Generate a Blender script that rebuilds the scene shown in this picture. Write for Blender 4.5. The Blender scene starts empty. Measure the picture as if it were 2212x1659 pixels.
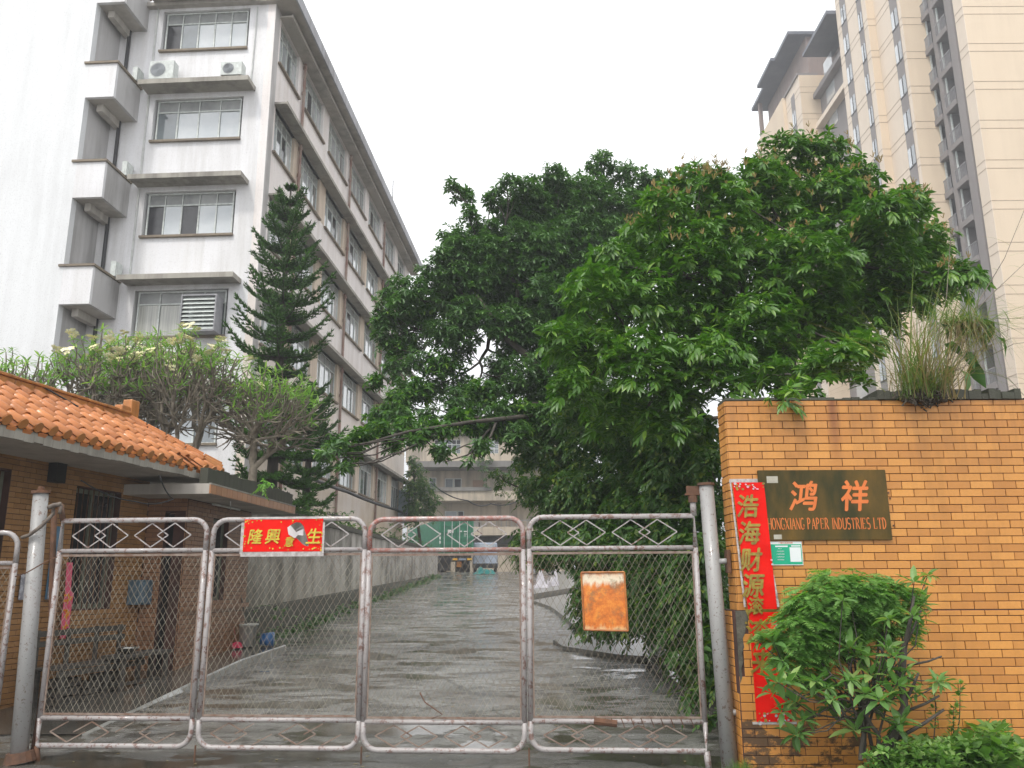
import bpy, math, random
import numpy as np
from mathutils import Matrix, Vector
random.seed(7); np.random.seed(7)
rnd = random.random
def U(a, b): return a + (b - a) * rnd()
rad = math.radians

# ------------------------------------------------------------------ camera, sky, sun, exposure
SC = bpy.context.scene
COL = SC.collection
FPX, PITCH, ROLL, EYE = 1802.5, .2329, .0048, 1.55      # focal length in pixels of a 2212 px wide print
cam = bpy.data.cameras.new('camera'); camo = bpy.data.objects.new('camera', cam); COL.objects.link(camo)
cam.sensor_width = 36; cam.lens = 36 * FPX / 2212; cam.clip_end = 2000; cam.clip_start = .05
camo.location = (0, 0, EYE)
camo.rotation_mode = 'QUATERNION'
camo.rotation_quaternion = (Matrix.Rotation(math.pi / 2 + PITCH, 3, 'X') @ Matrix.Rotation(-ROLL, 3, 'Z')).to_quaternion()
SC.camera = camo
SC.view_settings.view_transform = 'Standard'; SC.view_settings.look = 'None'
SC.view_settings.exposure = 0.3; SC.view_settings.gamma = 1
SC.view_settings.use_curve_mapping = False
SUN_AZ, SUN_EL = rad(-152), rad(54)       # azimuth measured from +Y (clockwise seen from above)
W = bpy.data.worlds.new('World'); SC.world = W; W.use_nodes = True
wn, wl = W.node_tree.nodes, W.node_tree.links
wn.clear()
sky = wn.new('ShaderNodeTexSky'); sky.sky_type = 'NISHITA'; sky.sun_disc = False
sky.sun_elevation = SUN_EL; sky.sun_rotation = SUN_AZ; sky.dust_density = 5; sky.air_density = 1.2
hsv = wn.new('ShaderNodeHueSaturation'); hsv.inputs['Saturation'].default_value = .12; hsv.inputs['Value'].default_value = .45
veil = wn.new('ShaderNodeMixRGB'); veil.blend_type = 'ADD'; veil.inputs[0].default_value = 1
veil.inputs[2].default_value = (9.7, 9.75, 9.85, 1)       # the bright even cloud layer
bg = wn.new('ShaderNodeBackground'); bg.inputs[1].default_value = .115
wo = wn.new('ShaderNodeOutputWorld')
wl.new(sky.outputs[0], hsv.inputs['Color']); wl.new(hsv.outputs[0], veil.inputs[1])
wl.new(veil.outputs[0], bg.inputs[0]); wl.new(bg.outputs[0], wo.inputs[0])
sun = bpy.data.lights.new('sun', 'SUN'); sun.energy = 1.6; sun.angle = rad(7); sun.color = (1, .95, .87)
suno = bpy.data.objects.new('sun', sun); COL.objects.link(suno)
sdir = Vector((math.sin(SUN_AZ) * math.cos(SUN_EL), math.cos(SUN_AZ) * math.cos(SUN_EL), math.sin(SUN_EL)))
suno.rotation_mode = 'QUATERNION'; suno.rotation_quaternion = sdir.to_track_quat('Z', 'Y')
suno.location = (0, -5, 30)

# ------------------------------------------------------------------ survey helpers (a sight line met with a real plane)
cp_, sp_, cr_, sr_ = math.cos(PITCH), math.sin(PITCH), math.cos(ROLL), math.sin(ROLL)
def ray(u, v):
    a = (u - 1106) / FPX; b = -(v - 829.5) / FPX
    x = a * cr_ + b * sr_; y = -a * sr_ + b * cr_
    return Vector((x, cp_ - y * sp_, sp_ + y * cp_))
def at(u, v, Y):
    d = ray(u, v); t = Y / d.y
    return Vector((d.x * t, Y, EYE + d.z * t))
def g(x, y):                                              # height of the ground: the drive climbs away from the gate
    if y < 8.5: return 0.0
    if y > 58: return 2.235 + min(1.5, (y - 58) * .006)
    t = y - 8.5
    return .045 * t + .0 * x

# ------------------------------------------------------------------ object helpers
def link(o, parent=None):
    COL.objects.link(o)
    if parent is not None: o.parent = parent
    return o
def thing(name, label, cat, loc=(0, 0, 0), group=None, kind=None):
    o = bpy.data.objects.new(name, None); COL.objects.link(o)
    o.location = loc; o.empty_display_size = .2
    return tag(o, label, cat, group, kind)
def tag(o, label=None, cat=None, group=None, kind=None):
    if label: o['label'] = label
    if cat: o['category'] = cat
    if group: o['group'] = group
    if kind: o['kind'] = kind
    return o
def wloc(o):
    v = Vector((0, 0, 0))
    while o is not None: v += o.location; o = o.parent
    return v
class Fr:                                                 # a local frame: s along, o outward, z up
    def __init__(f, P, sd, od):
        f.P = Vector((P[0], P[1], P[2] if len(P) > 2 else 0)); f.s = Vector((sd[0], sd[1], 0)).normalized(); f.o = Vector((od[0], od[1], 0)).normalized()
    def __call__(f, s, o, z): return f.P + f.s * s + f.o * o + Vector((0, 0, z))
    def hit(f, u, v, off=0):                              # where a sight line meets the frame's plane -> (s, z)
        n = f.o; d = ray(u, v); p0 = f.P + f.o * off
        t = (p0.x * n.x + p0.y * n.y) / (d.x * n.x + d.y * n.y)
        X = Vector((d.x * t, d.y * t, EYE + d.z * t))
        return ((X - p0).dot(f.s), X.z - f.P.z)
WF = Fr((0, 0, 0), (1, 0), (0, 1))
class MB:
    def __init__(s): s.v = []; s.f = []
    def poly(s, pts):
        n = len(s.v); s.v += [tuple(p) for p in pts]; s.f.append(tuple(range(n, n + len(pts))))
    def hexa(s, p):                                       # 8 corners: bottom 4, top 4
        n = len(s.v); s.v += [tuple(q) for q in p]
        s.f += [tuple(n + i for i in q) for q in ((0, 3, 2, 1), (4, 5, 6, 7), (0, 1, 5, 4), (1, 2, 6, 5), (2, 3, 7, 6), (3, 0, 4, 7))]
        return s
    def box(s, fr, s0, s1, o0, o1, z0, z1):
        return s.hexa([fr(s0, o0, z0), fr(s1, o0, z0), fr(s1, o1, z0), fr(s0, o1, z0), fr(s0, o0, z1), fr(s1, o0, z1), fr(s1, o1, z1), fr(s0, o1, z1)])
    def bar(s, a, b, w, h=None, up=(0, 0, 1)):            # square bar
        a = Vector(a); b = Vector(b); h = h or w; d = (b - a).normalized()
        x = d.cross(Vector(up)); 
        if x.length < 1e-4: x = d.cross(Vector((0, 1, 0)))
        x.normalize(); y = x.cross(d)
        c = [a - x * w / 2 - y * h / 2, a + x * w / 2 - y * h / 2, a + x * w / 2 + y * h / 2, a - x * w / 2 + y * h / 2]
        e = [q + (b - a) for q in c]
        return s.hexa(c + e)
    def tube(s, pts, r, n=8, cap=True, r2=None):
        pts = [Vector(p) for p in pts]; m = len(pts)
        rr = r if isinstance(r, (list, tuple)) else ([r] * m if r2 is None else [r + (r2 - r) * i / (m - 1) for i in range(m)])
        base = len(s.v); prev = None
        for i, p in enumerate(pts):
            d = (pts[min(i + 1, m - 1)] - pts[max(i - 1, 0)]).normalized()
            if prev is None:
                x = d.cross(Vector((0, 0, 1)))
                if x.length < .05: x = d.cross(Vector((1, 0, 0)))
            else: x = prev - d * prev.dot(d)
            x.normalize(); prev = x; y = d.cross(x)
            for k in range(n):
                a = 2 * math.pi * k / n
                s.v.append(tuple(p + (x * math.cos(a) + y * math.sin(a)) * rr[i]))
        for i in range(m - 1):
            for k in range(n):
                a = base + i * n + k; b = base + i * n + (k + 1) % n
                s.f.append((a, b, b + n, a + n))
        if cap:
            s.f.append(tuple(base + k for k in range(n))[::-1]); s.f.append(tuple(base + (m - 1) * n + k for k in range(n)))
        return s
    def lathe(s, c, prof, n=16):                          # prof: (r, z)
        base = len(s.v); c = Vector(c)
        for r, z in prof:
            for k in range(n):
                a = 2 * math.pi * k / n; s.v.append((c.x + r * math.cos(a), c.y + r * math.sin(a), c.z + z))
        for i in range(len(prof) - 1):
            for k in range(n):
                a = base + i * n + k; b = base + i * n + (k + 1) % n; s.f.append((a, b, b + n, a + n))
        return s
    def build(s, name, mat, parent=None, smooth=False, bevel=0, **kw):
        w = wloc(parent) if parent is not None else Vector((0, 0, 0))
        me = bpy.data.meshes.new(name)
        me.from_pydata([(x - w.x, y - w.y, z - w.z) for x, y, z in s.v], [], s.f); me.update()
        if mat: me.materials.append(mat)
        o = bpy.data.objects.new(name, me); link(o, parent)
        if smooth: me.shade_smooth()
        if bevel:
            m = o.modifiers.new('b', 'BEVEL'); m.width = bevel; m.segments = 2; m.limit_method = 'ANGLE'
        return tag(o, **kw)
def fast_mesh(name, V, loops, starts, mat, smooth=False):
    me = bpy.data.meshes.new(name)
    me.vertices.add(len(V)); me.vertices.foreach_set('co', V.astype(np.float32).ravel())
    me.loops.add(len(loops)); me.loops.foreach_set('vertex_index', loops.astype(np.int32))
    me.polygons.add(len(starts)); me.polygons.foreach_set('loop_start', starts.astype(np.int32))
    me.update(calc_edges=True)
    if mat: me.materials.append(mat)
    if smooth: me.shade_smooth()
    return me
def bake(name, protos, inst, mat, parent=None, smooth=False, **kw):
    """protos: list of (verts Nx3, tris Mx3); inst: list of (proto index, 4x4 np matrix in world)"""
    w = np.array(wloc(parent)) if parent is not None else np.zeros(3)
    Vs, Ts = [], []; off = 0
    for pi in range(len(protos)):
        ms = [m for q, m in inst if q == pi]
        if not ms: continue
        M = np.array(ms); pv, pt = protos[pi]; n = len(pv)
        P = np.einsum('kij,nj->kni', M[:, :3, :3], pv) + M[:, None, :3, 3] - w
        Vs.append(P.reshape(-1, 3))
        T = pt[None] + (np.arange(len(ms)) * n)[:, None, None] + off
        Ts.append(T.reshape(-1, 3)); off += n * len(ms)
    V = np.concatenate(Vs); T = np.concatenate(Ts)
    me = fast_mesh(name, V, T.ravel(), np.arange(len(T)) * 3, mat, smooth)
    o = bpy.data.objects.new(name, me); link(o, parent)
    return tag(o, **kw)
def mat4(loc, R, s=1.0):
    m = np.eye(4); m[:3, :3] = np.array(R) * s; m[:3, 3] = loc; return m
def proto_mesh(name, p, mat, smooth=False):
    T = p[1]; return fast_mesh(name, np.array(p[0]), T.ravel(), np.arange(len(T)) * 3, mat, smooth)
def put(name, me, M, parent=None, **kw):                  # place a shared mesh with a world matrix
    o = bpy.data.objects.new(name, me); COL.objects.link(o)
    if parent is not None:
        o.parent = parent; M = Matrix.Translation(-wloc(parent)) @ M
    o.matrix_local = M
    return tag(o, **kw)

# ------------------------------------------------------------------ materials
MATS = {}
def nt(name):
    m = bpy.data.materials.new(name); m.use_nodes = True; MATS[name] = m
    n = m.node_tree.nodes; return m, n, m.node_tree.links, n['Principled BSDF']
def rgb(c): return (c[0], c[1], c[2], 1)
def noise(n, l, scale, detail=6, rough=.6, vec=None, dist=0):
    t = n.new('ShaderNodeTexNoise'); t.inputs['Scale'].default_value = scale; t.inputs['Detail'].default_value = detail
    t.inputs['Roughness'].default_value = rough; t.inputs['Distortion'].default_value = dist
    if vec: l.new(vec, t.inputs['Vector'])
    return t.outputs['Fac']
def ramp(n, l, fac, stops, interp='LINEAR'):
    r = n.new('ShaderNodeValToRGB'); r.color_ramp.interpolation = interp
    e = r.color_ramp.elements
    while len(e) < len(stops): e.new(.5)
    for q, (p, c) in zip(e, stops):
        q.position = p; q.color = rgb(c) if not isinstance(c, (int, float)) else (c, c, c, 1)
    l.new(fac, r.inputs[0]); return r.outputs[0]
def mix(n, l, fac, a, b, mode='MIX'):
    m = n.new('ShaderNodeMixRGB'); m.blend_type = mode
    for i, x in ((0, fac), (1, a), (2, b)):
        if hasattr(x, 'links'): l.new(x, m.inputs[i])
        elif isinstance(x, (int, float)): m.inputs[i].default_value = x if i == 0 else (x, x, x, 1)
        else: m.inputs[i].default_value = rgb(x)
    return m.outputs[0]
def math_(n, l, op, a, b=0):
    m = n.new('ShaderNodeMath'); m.operation = op
    for i, x in ((0, a), (1, b)):
        if hasattr(x, 'links'): l.new(x, m.inputs[i])
        else: m.inputs[i].default_value = x
    return m.outputs[0]
def pos(n, l, scale=(1, 1, 1), obj=False):
    if obj: s = n.new('ShaderNodeTexCoord').outputs['Object']
    else: s = n.new('ShaderNodeNewGeometry').outputs['Position']
    mp = n.new('ShaderNodeMapping'); mp.inputs['Scale'].default_value = scale
    l.new(s, mp.inputs['Vector']); return mp.outputs[0]
def bump(n, l, b, h, strength=.3, dist=.02):
    bp = n.new('ShaderNodeBump'); bp.inputs['Strength'].default_value = strength; bp.inputs['Distance'].default_value = dist
    l.new(h, bp.inputs['Height']); l.new(bp.outputs[0], b.inputs['Normal'])
def simple(name, c, rough=.6, c2=None, scale=4, metal=0, bmp=0, bscale=30, vs=(1, 1, 1), lo=.35, hi=.65, spec=None, obj=False, coat=0, rand=0):
    m, n, l, b = nt(name)
    b.inputs['Roughness'].default_value = rough; b.inputs['Metallic'].default_value = metal
    if spec is not None: b.inputs['Specular IOR Level'].default_value = spec
    if coat: b.inputs['Coat Weight'].default_value = coat; b.inputs['Coat Roughness'].default_value = .08
    if c2 is None: c2 = tuple(x * .72 for x in c)
    f = noise(n, l, scale, 7, .62, pos(n, l, vs, obj))
    colr = ramp(n, l, f, [(lo, c), (hi, c2)])
    if rand:
        oi = n.new('ShaderNodeObjectInfo'); gi = n.new('ShaderNodeNewGeometry')
        s = math_(n, l, 'FRACT', math_(n, l, 'ADD', oi.outputs['Random'], gi.outputs['Random Per Island']))
        k = ramp(n, l, s, [(0, 1 - rand), (1, 1.0)]); colr = mix(n, l, 1.0, colr, k, 'MULTIPLY')
    l.new(colr, b.inputs['Base Color'])
    if bmp: bump(n, l, b, noise(n, l, bscale, 5, .6, pos(n, l, vs, obj)), bmp)
    return m
def stained(name, c, stain, amt=.5, streak=1.0, speck=None, rough=.75, low=None, lowz=(0, 10), bmp=.12, dark=(.12, .11, .10), darkamt=.4, bscale=60, zs=.13):
    """plaster or tile cladding with rain streaks, blotches and grime"""
    m, n, l, b = nt(name); b.inputs['Roughness'].default_value = rough
    big = noise(n, l, .35, 6, .6, pos(n, l))
    st = noise(n, l, 1.6 * streak, 7, .65, pos(n, l, (1.6, 1.6, zs)))
    fine = noise(n, l, 14, 4, .6, pos(n, l))
    col = mix(n, l, math_(n, l, 'MULTIPLY', ramp(n, l, st, [(.42, 0.0), (.75, 1.0)]), amt), c, stain)
    if low:
        z = n.new('ShaderNodeSeparateXYZ'); gi = n.new('ShaderNodeNewGeometry'); l.new(gi.outputs['Position'], z.inputs[0])
        mr = n.new('ShaderNodeMapRange'); mr.inputs[1].default_value = lowz[1]; mr.inputs[2].default_value = lowz[0]
        l.new(z.outputs[2], mr.inputs[0])
        col = mix(n, l, math_(n, l, 'MULTIPLY', mr.outputs[0], ramp(n, l, big, [(.3, .25), (.6, 1.0)])), col, low)
    col = mix(n, l, math_(n, l, 'MULTIPLY', ramp(n, l, math_(n, l, 'MULTIPLY', st, big), [(.22, 0.0), (.36, 1.0)]), darkamt), col, dark)
    col = mix(n, l, ramp(n, l, fine, [(.35, .10), (.65, 0.0)]), col, tuple(x * .75 for x in c))
    if speck:
        v = n.new('ShaderNodeTexVoronoi'); v.inputs['Scale'].default_value = speck; l.new(pos(n, l), v.inputs['Vector'])
        col = mix(n, l, ramp(n, l, v.outputs['Distance'], [(.14, .55), (.26, 0.0)]), col, (.38, .37, .38))
    l.new(col, b.inputs['Base Color'])
    bump(n, l, b, noise(n, l, bscale, 4, .6, pos(n, l)), bmp, .01)
    return m
def leafmat(name, c1, c2, c3=None, rough=.38, trans=.25, spec=.32):
    m, n, l, b = nt(name)
    gi = n.new('ShaderNodeNewGeometry'); oi = n.new('ShaderNodeObjectInfo')
    r = math_(n, l, 'FRACT', math_(n, l, 'ADD', gi.outputs['Random Per Island'], oi.outputs['Random']))
    stops = [(0, c1), (.75, c2), (1, c3 or c2)]
    col = ramp(n, l, r, stops)
    cl = noise(n, l, 1.3, 3, .5, pos(n, l)); col = mix(n, l, ramp(n, l, cl, [(.35, .35), (.65, 0.0)]), col, tuple(x * .55 for x in c1))
    l.new(col, b.inputs['Base Color']); b.inputs['Roughness'].default_value = rough
    b.inputs['Specular IOR Level'].default_value = spec
    t = n.new('ShaderNodeBsdfTranslucent'); tc = mix(n, l, 1.0, col, (1.5, 1.9, .6), 'MULTIPLY'); l.new(tc, t.inputs[0])
    ms = n.new('ShaderNodeMixShader'); ms.inputs[0].default_value = trans
    l.new(b.outputs[0], ms.inputs[1]); l.new(t.outputs[0], ms.inputs[2])
    l.new(ms.outputs[0], n['Material Output'].inputs[0])
    return m

M_white = stained('white_mosaic', (.75, .75, .77), (.58, .56, .52), .45, speck=22, bmp=.05, darkamt=.14)
M_blank = stained('white_mosaic_blank', (.74, .755, .77), (.64, .65, .66), .6, speck=22, bmp=.05, darkamt=.08)
M_facade = stained('pink_grey_render', (.80, .76, .75), (.66, .58, .50), .4, low=(.58, .45, .30), lowz=(3, 11.5), darkamt=.12, speck=22)
M_pilaster = stained('ochre_pilaster', (.66, .56, .46), (.55, .43, .32), .6, darkamt=.3)
M_slab = stained('old_concrete_slab', (.36, .34, .30), (.24, .22, .18), .6, darkamt=.6)
M_soffit = stained('concrete_soffit', (.46, .43, .39), (.34, .31, .27), .5, darkamt=.35)
M_sill = stained('brown_sill', (.22, .18, .13), (.15, .11, .08), .6)
M_stairdark = stained('shaded_render', (.50, .49, .49), (.40, .38, .37), .4)  # greyer render: shade of stair recess and parapet sides put into the colour
M_alu = simple('white_aluminium', (.62, .66, .64), .45, (.45, .48, .46), 8)
M_olive = simple('olive_frame', (.20, .21, .16), .5)
M_paneL = simple('pane_with_pale_blind', (.50, .53, .55), .06, (.38, .42, .45), 1.1, coat=1, spec=.8)
M_paneG = simple('pane_grey_glass', (.16, .19, .21), .04, (.10, .12, .13), 1.3, coat=1, spec=.9)
M_paneD = simple('open_dark_pane', (.02, .02, .024), .1, (.05, .05, .055), 2, spec=.6)
M_trans = simple('transom_glass', (.34, .35, .35), .3, (.22, .23, .23), 2, spec=.4)
M_curtain = simple('pane_with_curtain', (.46, .46, .42), .1, (.25, .26, .24), 3, vs=(9, 9, .2), coat=.8)
M_pipe = simple('rusty_red_pipe', (.20, .10, .08), .6, (.30, .24, .20), 5, vs=(1, 1, .5))
M_whitepipe = simple('white_pipe', (.6, .62, .6), .5)
M_black = simple('black_rubber', (.02, .02, .022), .5)
M_dark = simple('dark_void', (.012, .011, .011), .8)
M_cable = simple('black_cable', (.025, .026, .028), .5)
M_roofedge = stained('roof_fascia', (.42, .43, .47), (.30, .30, .32), .5, darkamt=.5)
M_cream = stained('tower_cream', (.66, .54, .40), (.60, .47, .34), .4, streak=.3, rough=.7, darkamt=.06)
M_creamlit = stained('tower_cream_lit', (.70, .60, .49), (.64, .54, .43), .4, streak=.3, rough=.7, darkamt=.05)  # paler cream: brightness of the sunlit side faces put into the colour
M_tgrey = stained('tower_grey', (.23, .21, .205), (.18, .165, .16), .4, streak=.3, darkamt=.1)
M_troof = simple('tower_roof_underside', (.10, .11, .14), .6, (.14, .15, .18), .5)
M_groove = simple('tower_groove', (.44, .34, .25), .8)
M_rail = simple('grey_railing', (.30, .30, .32), .45)
M_tbrown = stained('tower_brown', (.26, .20, .18), (.20, .16, .15), .4)
M_beige = stained('old_beige_block', (.50, .43, .34), (.38, .31, .23), .6, darkamt=.55)
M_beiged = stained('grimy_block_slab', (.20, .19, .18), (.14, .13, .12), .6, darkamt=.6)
M_retwall = stained('stained_retaining_wall', (.46, .44, .41), (.22, .20, .16), 1.0, streak=.55, zs=.9, dark=(.06, .06, .05), darkamt=.75, low=(.30, .29, .22), lowz=(.6, 2.4))
M_moss = stained('mossy_black_concrete', (.055, .055, .04), (.03, .04, .02), .8, dark=(.15, .15, .12), darkamt=.35, bmp=.4)
M_soil = simple('soil', (.05, .04, .03), .9, (.08, .065, .045), 3, bmp=.6, bscale=20)
M_bark = simple('bark', (.09, .075, .06), .9, (.05, .045, .04), 9, vs=(1, 1, .3), bmp=.5, bscale=25)
M_barkg = simple('grey_frangipani_bark', (.25, .215, .17), .8, (.13, .11, .085), 6, bmp=.3, bscale=25)
M_plank = simple('weathered_wood', (.10, .09, .075), .8, (.05, .045, .04), 5, vs=(1, 1, 6), bmp=.3)
# glazed tiles ------------------------------------------------------
def tilemat(name, c, c2, rough=.42, rand=.16, coat=.25, grime=.35):
    m, n, l, b = nt(name)
    oi = n.new('ShaderNodeObjectInfo'); gi = n.new('ShaderNodeNewGeometry')
    s = math_(n, l, 'FRACT', math_(n, l, 'ADD', oi.outputs['Random'], gi.outputs['Random Per Island']))
    col = mix(n, l, s, c, c2)
    big = noise(n, l, 1.1, 6, .6, pos(n, l)); st = noise(n, l, 2.2, 6, .65, pos(n, l, (3, 3, .22)))
    k = math_(n, l, 'MULTIPLY', ramp(n, l, math_(n, l, 'MULTIPLY', big, st), [(.24, 0.0), (.42, 1.0)]), grime)
    col = mix(n, l, k, col, tuple(x * .42 for x in c))
    fine = noise(n, l, 45, 3, .6, pos(n, l)); col = mix(n, l, ramp(n, l, fine, [(.4, .16), (.6, 0.0)]), col, tuple(x * .6 for x in c))
    l.new(col, b.inputs['Base Color']); b.inputs['Roughness'].default_value = rough
    b.inputs['Coat Weight'].default_value = coat; b.inputs['Coat Roughness'].default_value = .15
    bump(n, l, b, noise(n, l, 90, 3, .5, pos(n, l)), .06, .005)
    return m
M_tile = tilemat('orange_wall_tile', (.65, .295, .066), (.49, .205, .044), coat=.06)
M_tileg = tilemat('dull_guardhouse_tile', (.38, .20, .08), (.29, .15, .058), grime=.5, coat=.05)
M_tileb = tilemat('brown_guardhouse_tile', (.29, .145, .07), (.23, .11, .054), grime=.5, coat=.05)
M_rooftile = tilemat('orange_glazed_roof_tile', (.62, .22, .055), (.50, .17, .045), .34, coat=.2, grime=.55)
M_ridge = tilemat('ochre_ridge_tile', (.52, .21, .05), (.44, .165, .04), .4, coat=.15, grime=.7)
M_ctile = tilemat('canopy_edge_glaze', (.46, .22, .10), (.38, .17, .08), coat=.05)
M_patch = simple('bare_grey_mortar', (.13, .12, .095), .9, (.06, .055, .042), 11, bmp=.5)
M_mortar = simple('dark_joint', (.10, .045, .035), .85, (.05, .03, .025), 3)
# dirty lower course of the brick wall: black spatter as real grime
def streaked(m):
    n = m.node_tree.nodes; l = m.node_tree.links; b = n['Principled BSDF']; src = b.inputs['Base Color'].links[0].from_socket
    gi = n.new('ShaderNodeNewGeometry'); sp = n.new('ShaderNodeSeparateXYZ'); l.new(gi.outputs['Position'], sp.inputs[0])
    wob = noise(n, l, 3, 4, .6, pos(n, l, (1, 1, .4)))
    d = math_(n, l, 'ABSOLUTE', math_(n, l, 'ADD', math_(n, l, 'SUBTRACT', sp.outputs[0], 2.93), math_(n, l, 'MULTIPLY', math_(n, l, 'SUBTRACT', wob, .5), .12)))
    k = math_(n, l, 'MULTIPLY', ramp(n, l, d, [(.01, .8), (.07, 0.0)]), ramp(n, l, sp.outputs[2], [(0, 0), (1, 1)]))
    zr = n.new('ShaderNodeMapRange'); zr.inputs[1].default_value = 2.45; zr.inputs[2].default_value = 3.1; l.new(sp.outputs[2], zr.inputs[0])
    c = mix(n, l, math_(n, l, 'MULTIPLY', k, zr.outputs[0]), src, (.16, .035, .012))
    tp2 = n.new('ShaderNodeMapRange'); tp2.inputs[1].default_value = 2.3; tp2.inputs[2].default_value = 3.2; l.new(sp.outputs[2], tp2.inputs[0])
    st = noise(n, l, 2.6, 6, .7, pos(n, l, (2.5, 1, .25)))
    c = mix(n, l, math_(n, l, 'MULTIPLY', math_(n, l, 'MULTIPLY', tp2.outputs[0], ramp(n, l, st, [(.42, 0.0), (.62, 1.0)])), .5), c, (.25, .11, .035))
    l.new(c, b.inputs['Base Color'])
streaked(M_tile)
def spattered():
    m = M_tile.copy(); m.name = 'grimy_low_tile'; n = m.node_tree.nodes; l = m.node_tree.links; b = n['Principled BSDF']
    src = b.inputs['Base Color'].links[0].from_socket
    f = noise(n, l, 4.2, 8, .72, pos(n, l, (1, 1, 1.5)))
    c = mix(n, l, ramp(n, l, f, [(.50, 0.0), (.56, .85)]), src, (.03, .026, .02)); l.new(c, b.inputs['Base Color']); return m
M_tilelow = spattered()
# gate paint: pale pinkish grey over rust
def gatepaint(name, paint, red, amt):
    m, n, l, b = nt(name)
    f = noise(n, l, 19, 8, .75, pos(n, l, (1, 1, 1))); f2 = noise(n, l, 48, 6, .7, pos(n, l))
    f3 = noise(n, l, 2.2, 4, .6, pos(n, l))
    col = mix(n, l, ramp(n, l, f, [(.50 - amt, 0.0), (.56 - amt * .8, 1.0)]), paint, red)
    col = mix(n, l, ramp(n, l, f2, [(.60, 0.0), (.67, 1.0)]), col, (.09, .045, .03))
    col = mix(n, l, ramp(n, l, f3, [(.4, 0.0), (.7, .35)]), col, (.30, .28, .27))
    l.new(col, b.inputs['Base Color']); b.inputs['Roughness'].default_value = .42
    b.inputs['Coat Weight'].default_value = .2
    bump(n, l, b, f2, .25, .004); return m
M_gate = gatepaint('pale_gate_paint', (.36, .335, .33), (.17, .09, .07), -.03)
M_gater = gatepaint('reddened_gate_paint', (.34, .27, .255), (.30, .11, .085), .03)
M_post = gatepaint('post_paint', (.31, .31, .305), (.15, .10, .08), -.08)
M_loz = simple('worn_rod', (.27, .22, .185), .5, (.16, .09, .06), 14)
M_rust = simple('rusted_steel', (.16, .075, .04), .85, (.08, .045, .03), 9, bmp=.4)
M_wire = simple('galvanised_wire', (.32, .295, .235), .5, (.15, .11, .075), 6, metal=.2)
# wet concrete drive
def wetroad(name='wet_concrete_drive', k=1.0, wetk=1.0):
    m, n, l, b = nt(name)
    p = pos(n, l); big = noise(n, l, .5, 7, .6, p); med = noise(n, l, 2.2, 8, .68, pos(n, l, (.7, 1.3, 1)), .5)
    fine = noise(n, l, 40, 5, .65, p)
    col = ramp(n, l, big, [(.3, (.13 * k, .122 * k, .10 * k)), (.5, (.22 * k, .215 * k, .20 * k)), (.68, (.30 * k, .30 * k, .285 * k))])
    col = mix(n, l, ramp(n, l, med, [(.49, 0.0), (.56, .75)]), col, (.05, .043, .032))
    col = mix(n, l, ramp(n, l, fine, [(.4, .3), (.62, 0.0)]), col, (.06, .055, .045))
    l.new(col, b.inputs['Base Color'])
    vo = n.new('ShaderNodeTexVoronoi'); vo.feature = 'DISTANCE_TO_EDGE'; vo.inputs['Scale'].default_value = .38
    wv = n.new('ShaderNodeMixRGB'); wv.blend_type = 'ADD'; wv.inputs[0].default_value = .35; l.new(pos(n, l, (1, .7, 1)), wv.inputs[1]); wn2 = n.new('ShaderNodeTexNoise'); wn2.inputs['Scale'].default_value = 3; l.new(p, wn2.inputs['Vector']); l.new(wn2.outputs['Color'], wv.inputs[2]); l.new(wv.outputs[0], vo.inputs['Vector'])
    col = mix(n, l, ramp(n, l, vo.outputs['Distance'], [(.0, .75), (.012, 0.0)]), col, (.03, .027, .02)); l.new(col, b.inputs['Base Color'])
    wet = ramp(n, l, noise(n, l, 1.3, 7, .62, pos(n, l, (.6, 1.3, 1)), .6), [(.42 * wetk, .02), (.47 * wetk, .13), (.60 * wetk, .30)])
    pud = ramp(n, l, noise(n, l, .95, 6, .6, pos(n, l, (.8, 1.5, 1)), .3), [(.53 - .03 * (wetk > 1), 0.0), (.555 - .03 * (wetk > 1), 1.0)])
    col = mix(n, l, math_(n, l, 'MULTIPLY', pud, .5), col, (.055 * k + .01, .048 * k + .008, .035 * k)); l.new(col, b.inputs['Base Color'])
    wet = mix(n, l, pud, wet, .015)
    l.new(wet, b.inputs['Roughness']); b.inputs['Specular IOR Level'].default_value = 1.0
    h = mix(n, l, .5, noise(n, l, 7, 8, .7, pos(n, l, (.8, 1.6, 1)), .4), fine)
    bp = n.new('ShaderNodeBump'); bp.inputs['Distance'].default_value = .04; l.new(h, bp.inputs['Height'])
    inv = n.new('ShaderNodeMapRange'); inv.inputs[3].default_value = .6; inv.inputs[4].default_value = .035; l.new(pud, inv.inputs[0]); l.new(inv.outputs[0], bp.inputs['Strength'])
    l.new(bp.outputs[0], b.inputs['Normal']); return m
M_road = wetroad(k=1.15); M_fore = wetroad('wet_forecourt', .55, 1.15)
M_kerbw = simple('pale_wet_kerb', (.42, .42, .40), .3, (.25, .25, .23), 7, spec=.7)
M_apron = simple('wet_porch_floor', (.14, .13, .115), .14, (.085, .078, .065), 1.5, spec=.7, bmp=.1, bscale=12)
M_ramp = simple('grey_wet_ramp', (.17, .165, .15), .28, (.15, .145, .13), 1.6, spec=.7, bmp=.3, bscale=14)
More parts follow.
